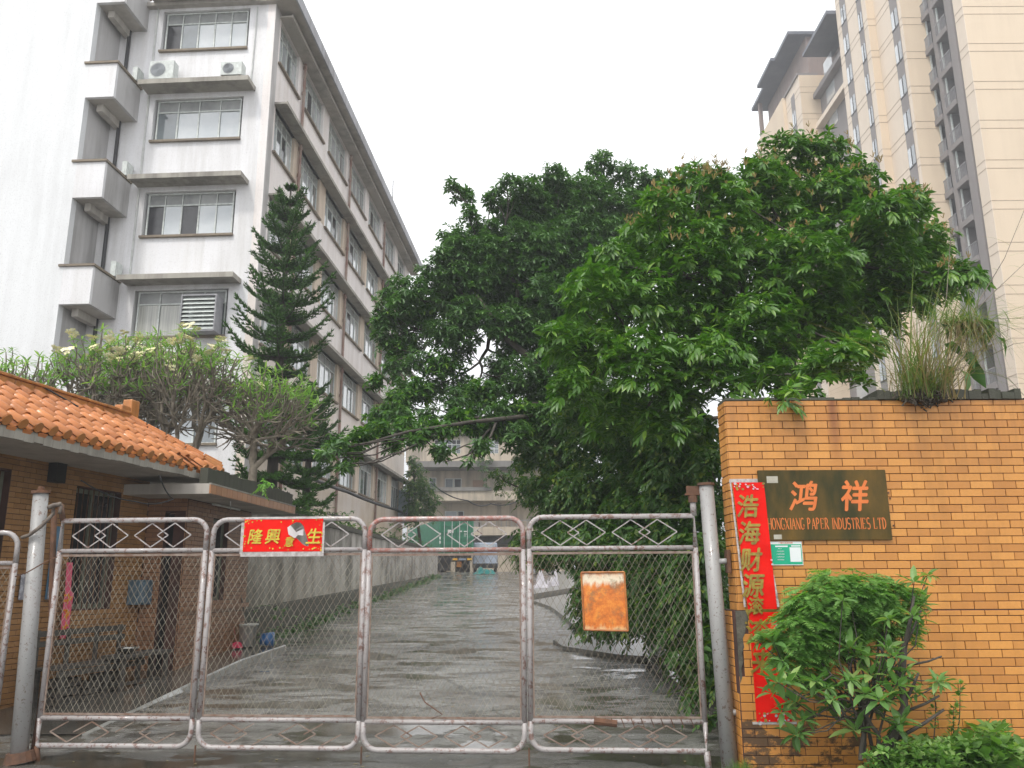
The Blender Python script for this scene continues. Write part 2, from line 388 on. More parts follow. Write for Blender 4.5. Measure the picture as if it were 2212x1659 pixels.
# greens
L_dark = leafmat('leaf_dark_green', (.055, .125, .040), (.090, .185, .055), (.15, .27, .07), .36, .25, .45)
L_tree = leafmat('leaf_mango_green', (.050, .13, .018), (.095, .215, .026), (.20, .33, .045), .34, .25, .42)
L_low = leafmat('leaf_fresh_green', (.04, .11, .022), (.075, .18, .03), (.22, .36, .05), .36, .3, .3)
L_under = leafmat('leaf_understory', (.045, .11, .027), (.075, .16, .038), (.20, .26, .05), .36, .3)
L_shrub = leafmat('leaf_shrub_green', (.11, .23, .065), (.19, .34, .11), (.34, .44, .14), .38, .3)
L_fern = leafmat('leaf_ferny_green', (.13, .27, .07), (.22, .40, .11), (.32, .50, .15), .5, .35, .2)
L_pine = leafmat('needle_green', (.030, .080, .016), (.048, .12, .020), (.10, .24, .03), .5, .12, .15)
L_frang = leafmat('leaf_frangipani', (.15, .28, .08), (.24, .38, .11), (.36, .46, .15), .4, .35)
L_grass = leafmat('grass_blade', (.10, .17, .05), (.17, .22, .075), (.32, .25, .12), .5, .35)
L_dry = leafmat('dry_stalk', (.26, .20, .10), (.34, .27, .15), (.20, .13, .07), .7, .2)
L_ground = leafmat('ground_cover_leaf', (.10, .21, .05), (.20, .36, .09), (.38, .50, .20), .45, .35, .25)
L_flower = simple('cream_petals', (.85, .76, .36), .6, (.8, .78, .6), 8)

# ================================================================== THE SETTING
def sheet(name, xs, ys, zf, mat, kind='structure', dz=0):
    V = [(x, y, zf(x, y) + dz) for y in ys for x in xs]; nx = len(xs)
    F = [(j * nx + i, j * nx + i + 1, (j + 1) * nx + i + 1, (j + 1) * nx + i) for j in range(len(ys) - 1) for i in range(nx - 1)]
    mb = MB(); mb.v = V; mb.f = F
    return mb.build(name, mat, kind=kind)
ysg = [-60, -20, 0, 4, 6, 7.5, 8.5] + [8.5 + 1.5 * k for k in range(1, 34)] + [60, 80, 120, 200, 500, 1500]
sheet('ground', [-900, -200, -60, -20, -10, -6, -2, 2, 6, 12, 30, 80, 300, 900], ysg, g, M_soil, dz=-.03)
def redge(y):                                            # left and right edges of the drive
    return -6.6 if y < 15.5 else -5.25 + .018 * (y - 16), 2.15 if y < 20 else 2.15 + .028 * (y - 20)
mb = MB(); yy = [y for y in ysg if 8.5 <= y <= 62]
for a, b in zip(yy[:-1], yy[1:]):
    for k in range(10):
        def q(y, t):
            l, r = redge(y); x = l + (r - l) * t; return (x, y, g(x, y))
        mb.poly([q(a, k / 10), q(a, (k + 1) / 10), q(b, (k + 1) / 10), q(b, k / 10)])
mb.build('drive', M_road, kind='structure')
mb = MB(); mb.poly([(-14, -10, 0), (9, -10, 0), (9, 8.5, 0), (-14, 8.5, 0)]); mb.build('forecourt_paving', M_fore, kind='structure')

# ---- tiled or bricked surfaces built tile by tile ----------------
def tile_field(fr, s0, s1, z0, z1, tw, th, gap, o, dep, root, mat, name='tile', holes=(), maxobj=300, phase=0, matfn=None, wob=.0015):
    """running bond of separate tiles standing proud of plane o; the nearest `maxobj` are objects, the rest one part"""
    def tm(w, h):
        m = MB(); f = Fr((0, 0, 0), fr.s, fr.o); e = .0025
        c = [(0, 0), (w, 0), (w, h), (0, h)]; ci = [(e, e), (w - e, e), (w - e, h - e), (e, h - e)]
        for p in c: m.v.append(tuple(f(p[0], 0, p[1])))
        for p in c: m.v.append(tuple(f(p[0], dep - e, p[1])))
        for p in ci: m.v.append(tuple(f(p[0], dep, p[1])))
        for k in range(4):
            j = (k + 1) % 4; m.f.append((k, j, 4 + j, 4 + k)); m.f.append((4 + k, 4 + j, 8 + j, 8 + k))
        m.f.append((8, 9, 10, 11)); return m
    cells = []; r = 0; z = z0
    while z < z1 - .005:
        h = min(th, z1 - z); s = s0 - (tw * .5 if (r + phase) % 2 else 0)
        while s < s1 - .005:
            a, b = max(s, s0), min(s + tw, s1)
            segs = [(a, b)]
            for (ha, hb, hz0, hz1) in holes:
                if z + h > hz0 + .01 and z < hz1 - .01:
                    ns = []
                    for (x, y) in segs:
                        if hb <= x or ha >= y: ns.append((x, y)); continue
                        if ha > x: ns.append((x, ha))
                        if hb < y: ns.append((hb, y))
                    segs = ns
            for (x, y) in segs:
                if y - x > .02: cells.append((x, z, y - x - gap, h - gap))
            s += tw
        z += th; r += 1
    eye = Vector((0, 0, EYE))
    cells.sort(key=lambda c: (fr(c[0], 0, c[1]) - eye).length)
    cache = {}; rest = {}
    for i, (s, z, w, h) in enumerate(cells):
        mt = matfn(s, z) if matfn else mat
        P = fr(s, o + U(-wob, wob), z)
        if i < maxobj:
            key = (round(w, 3), round(h, 3), mt.name)
            if key not in cache:
                ob = tm(w, h); me = bpy.data.meshes.new(name); me.from_pydata(ob.v, [], ob.f); me.materials.append(mt); cache[key] = me
            put(name, cache[key], Matrix.Translation(P), root)
        else:
            m = rest.setdefault(mt.name, MB()); t = tm(w, h); n = len(m.v)
            m.v += [(x + P.x, y + P.y, zz + P.z) for x, y, zz in t.v]; m.f += [tuple(n + k for k in f) for f in t.f]
    for k, m in rest.items(): m.build(name + '_field', MATS.get(k) or bpy.data.materials[k], root, kind='stuff')

# ---- windows ------------------------------------------------------
def window(fr, s0, s1, z0, z1, o, root, npane=4, tr=.42, panes=None, sill=True, m_frame=None, depth=.06):
    """sliding window: frame, panes as parts, transom lights above"""
    fm = MB(); t = .045; zt = z1 - tr if tr else z1
    fm.box(fr, s0, s1, o, o + depth, z0, z0 + t); fm.box(fr, s0, s1, o, o + depth, z1 - t, z1)
    fm.box(fr, s0, s0 + t, o, o + depth, z0 + t, z1 - t); fm.box(fr, s1 - t, s1, o, o + depth, z0 + t, z1 - t)
    if tr: fm.box(fr, s0 + t, s1 - t, o, o + depth, zt - t / 2, zt + t / 2)
    w = (s1 - s0) / npane
    for k in range(1, npane):
        x = s0 + w * k; fm.box(fr, x - t / 2, x + t / 2, o, o + depth, z0 + t, zt - t / 2)
        if tr: fm.box(fr, x - .015, x + .015, o, o + depth - .01, zt + t / 2, z1 - t)
    wo_ = fm.build('window', m_frame or M_alu, root)
    for k in range(npane):
        a, b = s0 + w * k + t / 2 + .004, s0 + w * (k + 1) - t / 2 - .004
        mt = panes[k % len(panes)] if panes else random.choice([M_paneL, M_paneL, M_paneG, M_paneD, M_curtain])
        MB().box(fr, a, b, o + .012 + .015 * (k % 2), o + .02 + .015 * (k % 2), z0 + t + .002, zt - t / 2 - .002).build('pane', mt, wo_)
        if tr: MB().box(fr, a, b, o + .01, o + .018, zt + t / 2 + .002, z1 - t - .002).build('pane', M_trans, wo_)
    if sill: MB().box(fr, s0 - .10, s1 + .10, .002, .10, z0 - .075, z0 - .003).build('sill', M_sill, wo_)
    return wo_

# ================================================================== LONG FACTORY BLOCK ON THE LEFT
A = .0612; CX, CY = -7.908, 24.4735
FA = Fr((CX, CY), (math.sin(A), math.cos(A)), (math.cos(A), -math.sin(A)))          # long side
GA = Fr((CX, CY), (-math.cos(A), math.sin(A)), (-math.sin(A), -math.cos(A)))        # gable, t runs left
bld = thing('factory_block', 'long white and pinkish factory block with concrete canopies over its window rows', 'building', (CX, CY, 0))
LEN = 24.66; HT = 3.3; ZT = 20.49
core = MB(); core.box(FA, .3, LEN - .02, -13, -.26, -1, 20.6)
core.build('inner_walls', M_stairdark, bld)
wins = [(.6, 2.62), (3.42, 5.8), (6.65, 9.46), (10.28, 13.1), (13.88, 16.7), (17.5, 20.34), (21.17, 23.4)]
lev = [ZT - HT * k for k in range(5)]                    # canopy tops
wall = MB()
for k, zc in enumerate(lev):
    zs = zc - 1.654 - .10                                 # top of spandrel
    zb = (zc - HT - .1) if k < 4 else -1
    wall.box(FA, .0, LEN, -.258, 0, zb, zs)
    wall.box(FA, .0, LEN, -.258, 0, zc - .1, zc + (.5 if k == 0 else -.098))
wall.build('long_wall', M_facade, bld)
for k, zc in enumerate(lev):
    zs = zc - 1.752; edges = [0] + [e for w in wins for e in w] + [LEN]
    for a, b in zip(edges[0::2], edges[1::2]): MB().box(FA, a, b, -.258, -.003, zs, zc - .102).build('pilaster', M_pilaster if k and a > 0 else M_facade, bld)
    cn = MB(); cn.box(FA, .43, LEN + .6, -.004, .42, zc - .10, zc - .03); cn.box(FA, .425, LEN + .605, .421, .45, zc - .13, zc)
    cn.build('canopy', M_slab if k else M_soffit, bld)
    for j, (a, b) in enumerate(wins):
        random.seed(k * 31 + j * 7 + 3)
        pn = random.choice([[M_paneL, M_paneD, M_paneL, M_paneL], [M_paneL, M_paneL, M_paneG, M_paneL], [M_paneL, M_paneG, M_paneD, M_paneL], [M_curtain, M_paneL, M_paneL, M_paneG]])
        window(FA, a, b, zs + .004, zc - .13, -.16, bld, 4, .40, pn)
for sp in (3.03, 9.87, 17.1):
    for k, zc in enumerate(lev):
        p = MB().tube([FA(sp, .09, zc - .14), FA(sp, .09, zc - HT + (.02 if k < 4 else -1.6))], .055, 8)
        for dz in (.25, 1.3): p.tube([FA(sp, .09, zc - dz - .12), FA(sp, .09, zc - dz)], .075, 8)
        p.build('drainpipe', M_pipe, bld)
rf = MB(); rf.box(FA, -.2, LEN + .35, -13.2, .74, 20.60, 20.74); rf.build('roof', M_soffit, bld)
MB().box(FA, -.25, LEN + .4, .741, .80, 20.54, 20.97).build('roof_fascia', M_roofedge, bld)
MB().tube([FA(20.6, -.3, 20.7), FA(20.6, -.3, 24.6)], .03, 5).build('lightning_rod', M_rail, bld)
# gable wall with its four window bays
gh = 3.36; gz = [20.81 - gh * k for k in range(6)]        # canopy tops
gs = [18.97 - 3.34 * k for k in range(5)]                 # sill tops
gw = MB(); gw.box(GA, -.0, .88, -.3, -.002, -1, 20.6); gw.box(GA, 3.88, 9.5, -.3, -.002, -1, 20.6)
zz = [-1] + [v for s in reversed(gs) for v in (s, s + 1.52)] + [20.6]
for a, b in zip(zz[0::2], zz[1::2]): gw.box(GA, .88, 3.88, -.3, -.002, a, b)
gw.build('gable_wall', M_white, bld)
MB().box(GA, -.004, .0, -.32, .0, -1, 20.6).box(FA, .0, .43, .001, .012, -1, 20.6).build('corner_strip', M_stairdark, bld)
for k in range(6):
    z = gz[k]
    c = MB(); c.box(GA, .55, 4.15, -.001, .62, z - .10, z - .02)
    for (x0, x1, o0, o1) in ((.50, 4.16, .621, .66), (.50, .549, .0, .62)): c.box(GA, x0, x1, o0, o1, z - .13, z + .03)
    c.build('canopy', M_slab, bld)
for k, z in enumerate(gs):
    pn = [[M_paneD, M_paneG, M_paneL, M_paneL, M_paneL], [M_paneG, M_paneL, M_paneL, M_paneL], [M_paneD, M_paneL, M_paneD, M_paneL, M_paneL], [M_curtain, M_curtain, M_paneG, M_paneG], [M_paneL, M_paneG]][k][::-1]
    window(GA, .97, 3.80, z, z + 1.50, -.16, bld, len(pn) if k < 3 else 4, .42, pn)
for z in (20.79, 17.43, 14.07):
    MB().tube([GA(4.08, .04, z - .15), GA(4.08, .04, z - 3.3)], .025, 6).build('drainpipe', M_whitepipe, bld)
MB().tube([GA(.62, .03, 20.5), GA(.66, .03, 17.6)], .02, 5).build('cable_conduit', M_whitepipe, bld)
# stair block projecting at the left: parapets, cut-away corner openings, blank wall
fb = MB(); fb.box(GA, 5.32, 24, 1.25, 1.5, -1, 24); fb.build('blank_wall', M_blank, bld)
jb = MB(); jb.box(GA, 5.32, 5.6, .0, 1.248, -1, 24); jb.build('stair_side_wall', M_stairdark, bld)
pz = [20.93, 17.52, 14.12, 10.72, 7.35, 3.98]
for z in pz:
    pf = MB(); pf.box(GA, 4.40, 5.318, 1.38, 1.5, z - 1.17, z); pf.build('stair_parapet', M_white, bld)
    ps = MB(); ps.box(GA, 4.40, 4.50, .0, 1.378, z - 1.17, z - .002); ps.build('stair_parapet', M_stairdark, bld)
    cc = MB(); cc.box(GA, 4.34, 5.45, 1.36, 1.56, z + .002, z + .07); cc.box(GA, 4.34, 4.56, .0, 1.358, z + .002, z + .07); cc.build('parapet_cap', M_sill, bld)
    sl = MB(); sl.box(GA, 4.502, 5.318, .0, 1.378, z - 1.17, z - 1.0); sl.build('stair_slab', M_soffit, bld)
    bm = MB(); bm.box(GA, 4.95, 5.15, .0, 1.1, z - 1.42, z - 1.172); bm.build('stair_beam', M_soffit, bld)
MB().tube([GA(4.98, .06, 20), GA(4.98, .06, 0)], .06, 8).build('drainpipe', M_black, bld)
for z in pz[1:4]: MB().box(GA, 4.30, 4.46, .10, .5, z + .072, z + .55).build('meter_cabinet', M_alu, bld)
# air-conditioning on the canopies
def ac_unit(fr, s, o, z, w, h, label, dep=.35):
    t = thing('air_conditioner', label, 'air conditioner', fr(s, o, z), 'air conditioners outside the factory block')
    MB().box(fr, s, s + w, o, o + dep, z, z + h).build('casing', M_alu, t, bevel=.015)
    cx, cz, r = s + w * .64, z + h * .5, h * .38
    gr = MB()
    for q in range(5):
        rr = r * (q + 1) / 5; pts = [fr(cx + rr * math.cos(a), o + dep + .012, cz + rr * math.sin(a)) for a in np.linspace(0, 2 * math.pi, 21)]
        gr.tube(pts, .006, 4, cap=False)
    gr.build('fan_grille', M_rail, t)
    d = MB(); pts = [fr(cx + r * .95 * math.cos(a), o + dep + .004, cz + r * .95 * math.sin(a)) for a in np.linspace(0, 2 * math.pi, 20, endpoint=False)]; d.poly(pts)
    d.build('fan_recess', M_paneG, t)
    MB().box(fr, s + .05, s + .1, o + .03, o + dep - .03, z - .06, z - .003).box(fr, s + w - .1, s + w - .05, o + .03, o + dep - .03, z - .06, z - .003).build('foot', M_rust, t)
ac_unit(GA, 3.06, .2, 17.56, .82, .66, 'white air conditioner on the second canopy of the gable, at its stair end')
ac_unit(GA, .76, .25, 17.56, .70, .48, 'smaller white air conditioner on the same gable canopy, nearest the building corner')
cg = thing('louvred_cage', 'grey louvred metal cage bolted over the lowest window in view on the gable', 'louvre cage', GA(1.5, .02, 8.9))
sb = MB(); sb.box(GA, 1.0, 1.04, .03, .55, 8.94, 10.1); sb.box(GA, 2.06, 2.10, .03, .55, 8.94, 10.1); sb.box(GA, 1.04, 2.06, .03, .55, 10.06, 10.1); sb.box(GA, 1.04, 2.06, .03, .55, 8.94, 8.98)
sb.build('frame', M_rail, cg)
for k in range(8):
    z = 9.02 + k * .132
    MB().hexa([GA(1.045, .47, z), GA(2.055, .47, z), GA(2.055, .54, z - .02), GA(1.045, .54, z - .02), GA(1.045, .40, z + .10), GA(2.055, .40, z + .10), GA(2.055, .42, z + .115), GA(1.045, .42, z + .115)]).build('slat', M_alu, cg)
bc = thing('wall_cabinet', 'tall pale blue cabinet with a ribbed side at the far end of the factory block', 'cabinet', FA(23.9, .1, 4.6))
MB().box(FA, 23.0, 24.1, .05, .62, 4.85, 6.65).build('casing', simple('pale_blue_metal', (.36, .42, .48), .5, (.28, .33, .37), 4), bc)
rb = MB()
for k in range(10): rb.box(FA, 22.96, 22.998, .66, .72, 4.95 + k * .17, 5.05 + k * .17)
rb.box(FA, 23.0, 24.1, .622, .66, 4.86, 6.64)
rb.build('ribs', M_black, bc)
MB().bar(FA(23.1, .0, 4.5), FA(23.1, .6, 4.8), .05).bar(FA(24, .0, 4.5), FA(24, .6, 4.8), .05).build('bracket', M_rust, bc)

# ================================================================== RETAINING WALL
RP0 = Vector((-5.30, 15.7, 0)); RP1 = Vector((-4.62, 52.5, 0))
RW = Fr(RP0, (RP1 - RP0), (1, -.02)); RL = (RP1 - RP0).length
rw = thing('retaining_wall', 'long stained grey retaining wall with a black mossy top beside the climbing drive', 'wall', RP0)
mb = MB(); N = 26
for i in range(N):
    a, b = RL * i / N, RL * (i + 1) / N
    za, zb = g(0, RW(a, 0, 0).y), g(0, RW(b, 0, 0).y); top = lambda s: 2.98 + .38 * s / RL
    lz = lambda s: 1.02 + 1.0 * s / RL
    mb.hexa([RW(a, -.5, za - .5), RW(b, -.5, zb - .5), RW(b, 0, zb - .5), RW(a, 0, za - .5), RW(a, -.5, top(a)), RW(b, -.5, top(b)), RW(b, 0, top(b)), RW(a, 0, top(a))])
mb.build('wall_face', M_retwall, rw)
mb = MB()
for i in range(N):
    a, b = RL * i / N, RL * (i + 1) / N - .01
    j = U(-.02, .02)
    mb.hexa([RW(a, -.55, top(a) + .002), RW(b, -.55, top(b) + .002), RW(b, .07, top(b) + .002), RW(a, .07, top(a) + .002), RW(a, -.55, top(a) + .17 + j), RW(b, -.55, top(b) + .17 + j), RW(b, .07, top(b) + .15 + j), RW(a, .07, top(a) + .15 + j)])
mb.build('coping', M_moss, rw)
mb = MB()
for i in range(N):
    a, b = RL * i / N, RL * (i + 1) / N
    mb.hexa([RW(a, 0.002, g(0, RW(a, 0, 0).y) - .3), RW(b, .002, g(0, RW(b, 0, 0).y) - .3), RW(b, .28, g(0, RW(b, 0, 0).y) - .3), RW(a, .28, g(0, RW(a, 0, 0).y) - .3), RW(a, .002, lz(a)), RW(b, .002, lz(b)), RW(b, .10, lz(b) - .02), RW(a, .10, lz(a) - .02)])
mb.build('footing_ledge', M_moss, rw)

# ================================================================== GUARDHOUSE
DL = (.186, 1); G1 = Fr((-5.64, 12.97), DL, (1, -.186))           # s=0 at the front corner, negative towards the camera
gh_ = thing('guardhouse', 'tiled guardhouse with an orange glazed tile roof and flat porch canopy, left inside the gate', 'building', (-5.9, 12, 0))
W1a, W1b = G1.hit(166, 1050)[0], G1.hit(262, 1068)[0]             # window in front wall
W0b = G1.hit(25, 1020)[0]
bw = MB(); Hh = 3.10
holes = [(W1a, W1b, 1.22, 2.84), (W0b - 1.1, W0b, 1.22, 2.9)]
cuts = sorted([(-7, W0b - 1.1), (W0b, W1a), (W1b, -.0)])
for a, b in cuts: bw.box(G1, a, b, -.22, 0, -.3, Hh)
for (a, b, z0, z1) in holes: bw.box(G1, a, b, -.22, 0, -.3, z0); bw.box(G1, a, b, -.22, 0, z1, Hh)
bw.box(G1, -.22, .0, -1.5, -.221, -.3, Hh)
bw.build('wall', M_mortar, gh_)
tile_field(G1, -5.2, -.001, .02, Hh, .2, .066, .007, .001, .010, gh_, M_tileg, 'wall_tile', holes, 300)
for (a, b, z0, z1) in holes:
    fm = MB(); t = .06
    fm.box(G1, a, b, -.16, -.10, z0, z0 + t); fm.box(G1, a, b, -.16, -.10, z1 - t, z1); fm.box(G1, a, a + t, -.16, -.10, z0 + t, z1 - t); fm.box(G1, b - t, b, -.16, -.10, z0 + t, z1 - t)
    fm.box(G1, (a + b) / 2 - .03, (a + b) / 2 + .03, -.16, -.10, z0 + t, z1 - t)
    wv = fm.build('window', M_olive, gh_)
    MB().box(G1, a + t, (a + b) / 2 - .03, -.14, -.13, z0 + t, z1 - t).build('pane', M_dark, wv)
    MB().box(G1, (a + b) / 2 + .03, b - t, -.14, -.13, z0 + t, z1 - t).build('pane', M_paneD, wv)
    br = MB()
    for k in range(1, 9): x = a + (b - a) * k / 9; br.bar(G1(x, -.05, z0), G1(x, -.05, z1), .012)
    br.build('window_bars', M_rust, wv)
# return wall with the narrow door, then the second range behind it
G2 = Fr((-5.02, 12.99), (.07, 1), (1, -.07)); GR = Fr((-5.02, 12.97), (-1, 0), (0, -1))
d0, d1 = GR.hit(389, 1250)[0], GR.hit(345, 1250)[0]
mb = MB(); mb.box(GR, .0, max(d0, .03), -.2, 0, -.2, 2.95); mb.box(GR, d1, .75, -.2, 0, -.2, 2.95); mb.box(GR, d0, d1, -.2, 0, 2.62, 2.95)
mb.build('wall', M_mortar, gh_)
tile_field(GR, 0.0, .62, .2, 2.85, .2, .066, .007, .001, .010, gh_, M_tileb, 'return_tile', [(d0, d1, 0, 2.62)], 90)
dr = MB().box(GR, d0 + .002, d1 - .002, -.16, -.13, .3, 2.60).build('door', M_dark, gh_)  # near-black sheet standing for the dark gap of the doorway
MB().tube([GR((d0 + d1) / 2, -.08, .32), GR((d0 + d1) / 2, -.08, 2.6)], .02, 6).build('door_post', M_whitepipe, gh_)
gl = G2.hit(530, 1300)[0]
w2a, w2b = G2.hit(455, 1200)[0], G2.hit(489, 1200)[0]
mb = MB(); z0w, z1w = 1.28, 2.6
mb.box(G2, .0, w2a, -.2, 0, -.2, 2.83); mb.box(G2, w2b, gl, -.2, 0, -.2, 2.83); mb.box(G2, w2a, w2b, -.2, 0, -.2, z0w); mb.box(G2, w2a, w2b, -.2, 0, z1w, 2.83)
mb.box(G2, gl - .2, gl, -1.6, -.201, -.2, 2.83)
mb.build('wall', M_mortar, gh_)
tile_field(G2, .0, gl, .16, 2.82, .2, .066, .007, .001, .010, gh_, M_tileb, 'rear_tile', [(w2a, w2b, z0w, z1w)], 300)
ww = MB().box(G2, w2a, w2b, -.12, -.08, z0w, z0w + .05).box(G2, w2a, w2b, -.12, -.08, z1w - .05, z1w).box(G2, w2a, w2a + .05, -.12, -.08, z0w + .05, z1w - .05).box(G2, w2b - .05, w2b, -.12, -.08, z0w + .05, z1w - .05).build('window', M_olive, gh_)
MB().box(G2, w2a + .05, w2b - .05, -.115, -.105, z0w + .05, z1w - .05).build('pane', M_paneD, ww)
MB().box(G2, .02, gl + .02, .013, .06, 1.14, 1.21).build('sill_band', M_tileb, gh_)
# flat porch canopy: slab, orange-tiled edge, mossy parapet
PC = Fr((-4.45, 12.26), (.07, 1), (1, -.07))
MB().box(PC, 0, 3.85, -1.6, 0, 2.83, 2.98).build('canopy_slab', M_soffit, gh_)
for k in range(19):
    MB().box(PC, .0 + k * .2027, .195 + k * .2027, .002, .022, 2.835, 2.965).build('canopy_edge_tile', M_ctile, gh_)
MB().box(PC, .0, 3.85, -.012, .026, 2.967, 2.99).build('canopy_drip', M_slab, gh_)
mb = MB()
for k in range(24):
    a = .05 + k * 3.85 / 24; mb.box(PC, a, a + 3.85 / 24 - .004, -.18, -.06, 2.981, 3.22 + U(-.02, .02))
mb.build('canopy_parapet', M_moss, gh_)
# eave slab + orange roof
EO = 1.0; SL = Fr((-5.64, 12.97), DL, (1, -.186))
e1 = .35; e0 = -5.6
mb = MB(); mb.box(SL, e0, e1, -1.9, EO - .04, 3.09, 3.17); mb.build('eave_slab', M_soffit, gh_)
mb = MB()
for k in range(40):
    a = e0 + (e1 - e0) * k / 40; mb.box(SL, a, a + (e1 - e0) / 40 - .003, EO - .039, EO + .0, 3.085 + U(-.012, .008), 3.20)
mb.build('eave_edge', M_slab, gh_)
ez, rz, ro = 3.24, 3.93, -.12                              # eave height, ridge height, ridge offset
rend = -.55                                               # the ridge ends here, the hip runs on to the corner
rows = 25; sp_ = .232
def slope_pt(s, t, dz=0): return SL(s, EO + (ro - EO) * t, ez + (rz - ez) * t + dz)
und = MB()
und.poly([slope_pt(e0, 0, -.03), slope_pt(e1, 0, -.03), slope_pt(rend, 1, -.03), slope_pt(e0, 1, -.03)])
und.poly([slope_pt(e1, 0, -.03), SL(e1, -1.3, ez - .03), slope_pt(rend, 1, -.03)]); und.poly([slope_pt(rend, 1, -.03), SL(e1, -1.3, ez - .03), SL(e0, -1.3, ez - .03), slope_pt(e0, 1, -.03)])
und.build('roof_bed', M_moss, gh_)
sdir_ = (slope_pt(0, 1) - slope_pt(0, 0)); slen = sdir_.length; sdir_.normalize()
xd = SL.s; nd = xd.cross(sdir_); nd = nd if nd.z > 0 else -nd
Rb = Matrix((xd, sdir_, nd)).transposed()
def barrel(L, r0, r1, up=True, n=7):
    V, F = [], []
    for (y, r) in ((0, r0), (L, r1)):
        for k in range(n):
            a = math.pi * k / (n - 1); V.append((r * math.cos(a), y, (r * math.sin(a)) * (1 if up else -.55)))
    for k in range(n - 1): F.append((k, k + 1, n + k + 1, n + k))
    for (y, r) in ((0, r0 - .014), (L, r1 - .014)):
        for k in range(n):
            a = math.pi * k / (n - 1); V.append((r * math.cos(a), y, (r * math.sin(a)) * (1 if up else -.55)))
    for k in range(n - 1): F.append((2 * n + k + 1, 2 * n + k, 3 * n + k, 3 * n + k + 1))
    for k in range(n - 1): F.append((k + 1, k, 2 * n + k, 2 * n + k + 1))
    me = bpy.data.meshes.new('tile'); me.from_pydata(V, [], F); me.materials.append(M_rooftile); me.shade_smooth(); return me
cover = barrel(.27, .066, .056); pan = barrel(.27, .075, .07, False)
dd = MB(); dd.v = [(.062 * math.cos(a), -.004, .062 * math.sin(a)) for a in np.linspace(0, 2 * math.pi, 14, endpoint=False)]; dd.v += [(x, .018, z) for x, _, z in dd.v]
dd.f = [tuple(range(14))] + [(k, (k + 1) % 14, 14 + (k + 1) % 14, 14 + k) for k in range(14)]
capm = bpy.data.meshes.new('end_disc'); capm.from_pydata(dd.v, [], dd.f); capm.materials.append(M_ridge)
dp = MB(); dp.v = [(-.07, 0, -.02), (.07, 0, -.02), (.055, 0, -.075), (0, 0, -.115), (-.055, 0, -.075), (-.07, .012, -.02), (.07, .012, -.02), (.055, .012, -.075), (0, .012, -.115), (-.055, .012, -.075)]
dp.f = [(0, 1, 2, 3, 4), (9, 8, 7, 6, 5)] + [(k, (k + 1) % 5, 5 + (k + 1) % 5, 5 + k) for k in range(5)]
dripm = bpy.data.meshes.new('drip'); dripm.from_pydata(dp.v, [], dp.f); dripm.materials.append(M_rooftile)
for r in range(rows):
    s = e1 - .08 - r * sp_
    if s < e0: break
    tmax = 1.0 if s < rend else max(0, (e1 - s) / (e1 - rend))
    for (me, ds, dz, nm) in ((cover, 0, .035, 'cover_tile'), (pan, -sp_ / 2, .02, 'pan_tile')):
        k = 0
        while k * .225 < slen * tmax - .08:
            if not (r in (3, 4) and k == 0 and nm == 'cover_tile'):
                P = slope_pt(s + ds + U(-.006, .006), 0) + sdir_ * (k * .225 - .03) + nd * (dz + .008 * (k % 2) + U(-.004, .006))
                M = Matrix.Translation(P) @ (Rb @ Matrix.Rotation(U(-.03, .03), 3, 'Z')).to_4x4()
                put(nm, me, M, gh_)
            k += 1
    P = slope_pt(s, 0) + sdir_ * -.035 + nd * .035
    if r not in (3, 4): put('end_disc', capm, Matrix.Translation(P) @ Rb.to_4x4(), gh_)
    put('drip_tile', dripm, Matrix.Translation(slope_pt(s - sp_ / 2, 0) + sdir_ * -.04 + nd * .0) @ Rb.to_4x4(), gh_)
rg = [(e0 + k * .34) for k in range(int((rend - e0) / .34) + 1)]
for k, s in enumerate(rg):
    b = min(s + .335, rend); mb = MB(); mb.box(SL, s, b, ro - .07, ro + .07, rz - .02, rz + .12); mb.box(SL, s, b, ro - .09, ro + .09, rz + .121, rz + .16 + .004 * (k % 2)); mb.build('ridge_tile', M_ridge, gh_, bevel=.01)
hA, hB = slope_pt(rend, 1, .05), slope_pt(e1, 0, .07)
for k in range(5):
    a = hA.lerp(hB, k / 5 + .004); b = hA.lerp(hB, (k + 1) / 5 - .006)
    m = MB().bar(a, b, .15, .11).bar(a + Vector((0, 0, .07)), b + Vector((0, 0, .07)), .10, .05); m.build('hip_tile', M_rooftile if k < 4 else M_ridge, gh_, bevel=.012)
mb = MB().box(SL, rend - .02, rend + .18, ro - .08, ro + .08, rz - .05, rz + .36).box(SL, rend - .22, rend - .022, ro - .07, ro + .07, rz + .1, rz + .24)
mb.build('ridge_end_block', M_ridge, gh_, bevel=.02)
mb = MB(); mb.box(SL, -6, -.3, -6.0, -1.8, -.3, 3.1); mb.build('rear_rooms', M_mortar, gh_)
tb = MB().tube([SL(-5.0, .35, 2.98), SL(-4.0, .35, 2.98)], .018, 8).build('tube_light', M_whitepipe, gh_)
tb = MB().tube([PC(1.2, -.45, 2.79), PC(2.3, -.45, 2.79)], .018, 8).build('tube_light', M_whitepipe, gh_)
MB().box(SL, G1.hit(104, 1000)[0], G1.hit(126, 1000)[0], .012, .14, G1.hit(110, 1045)[1], G1.hit(110, 985)[1]).build('wall_speaker', M_black, gh_)
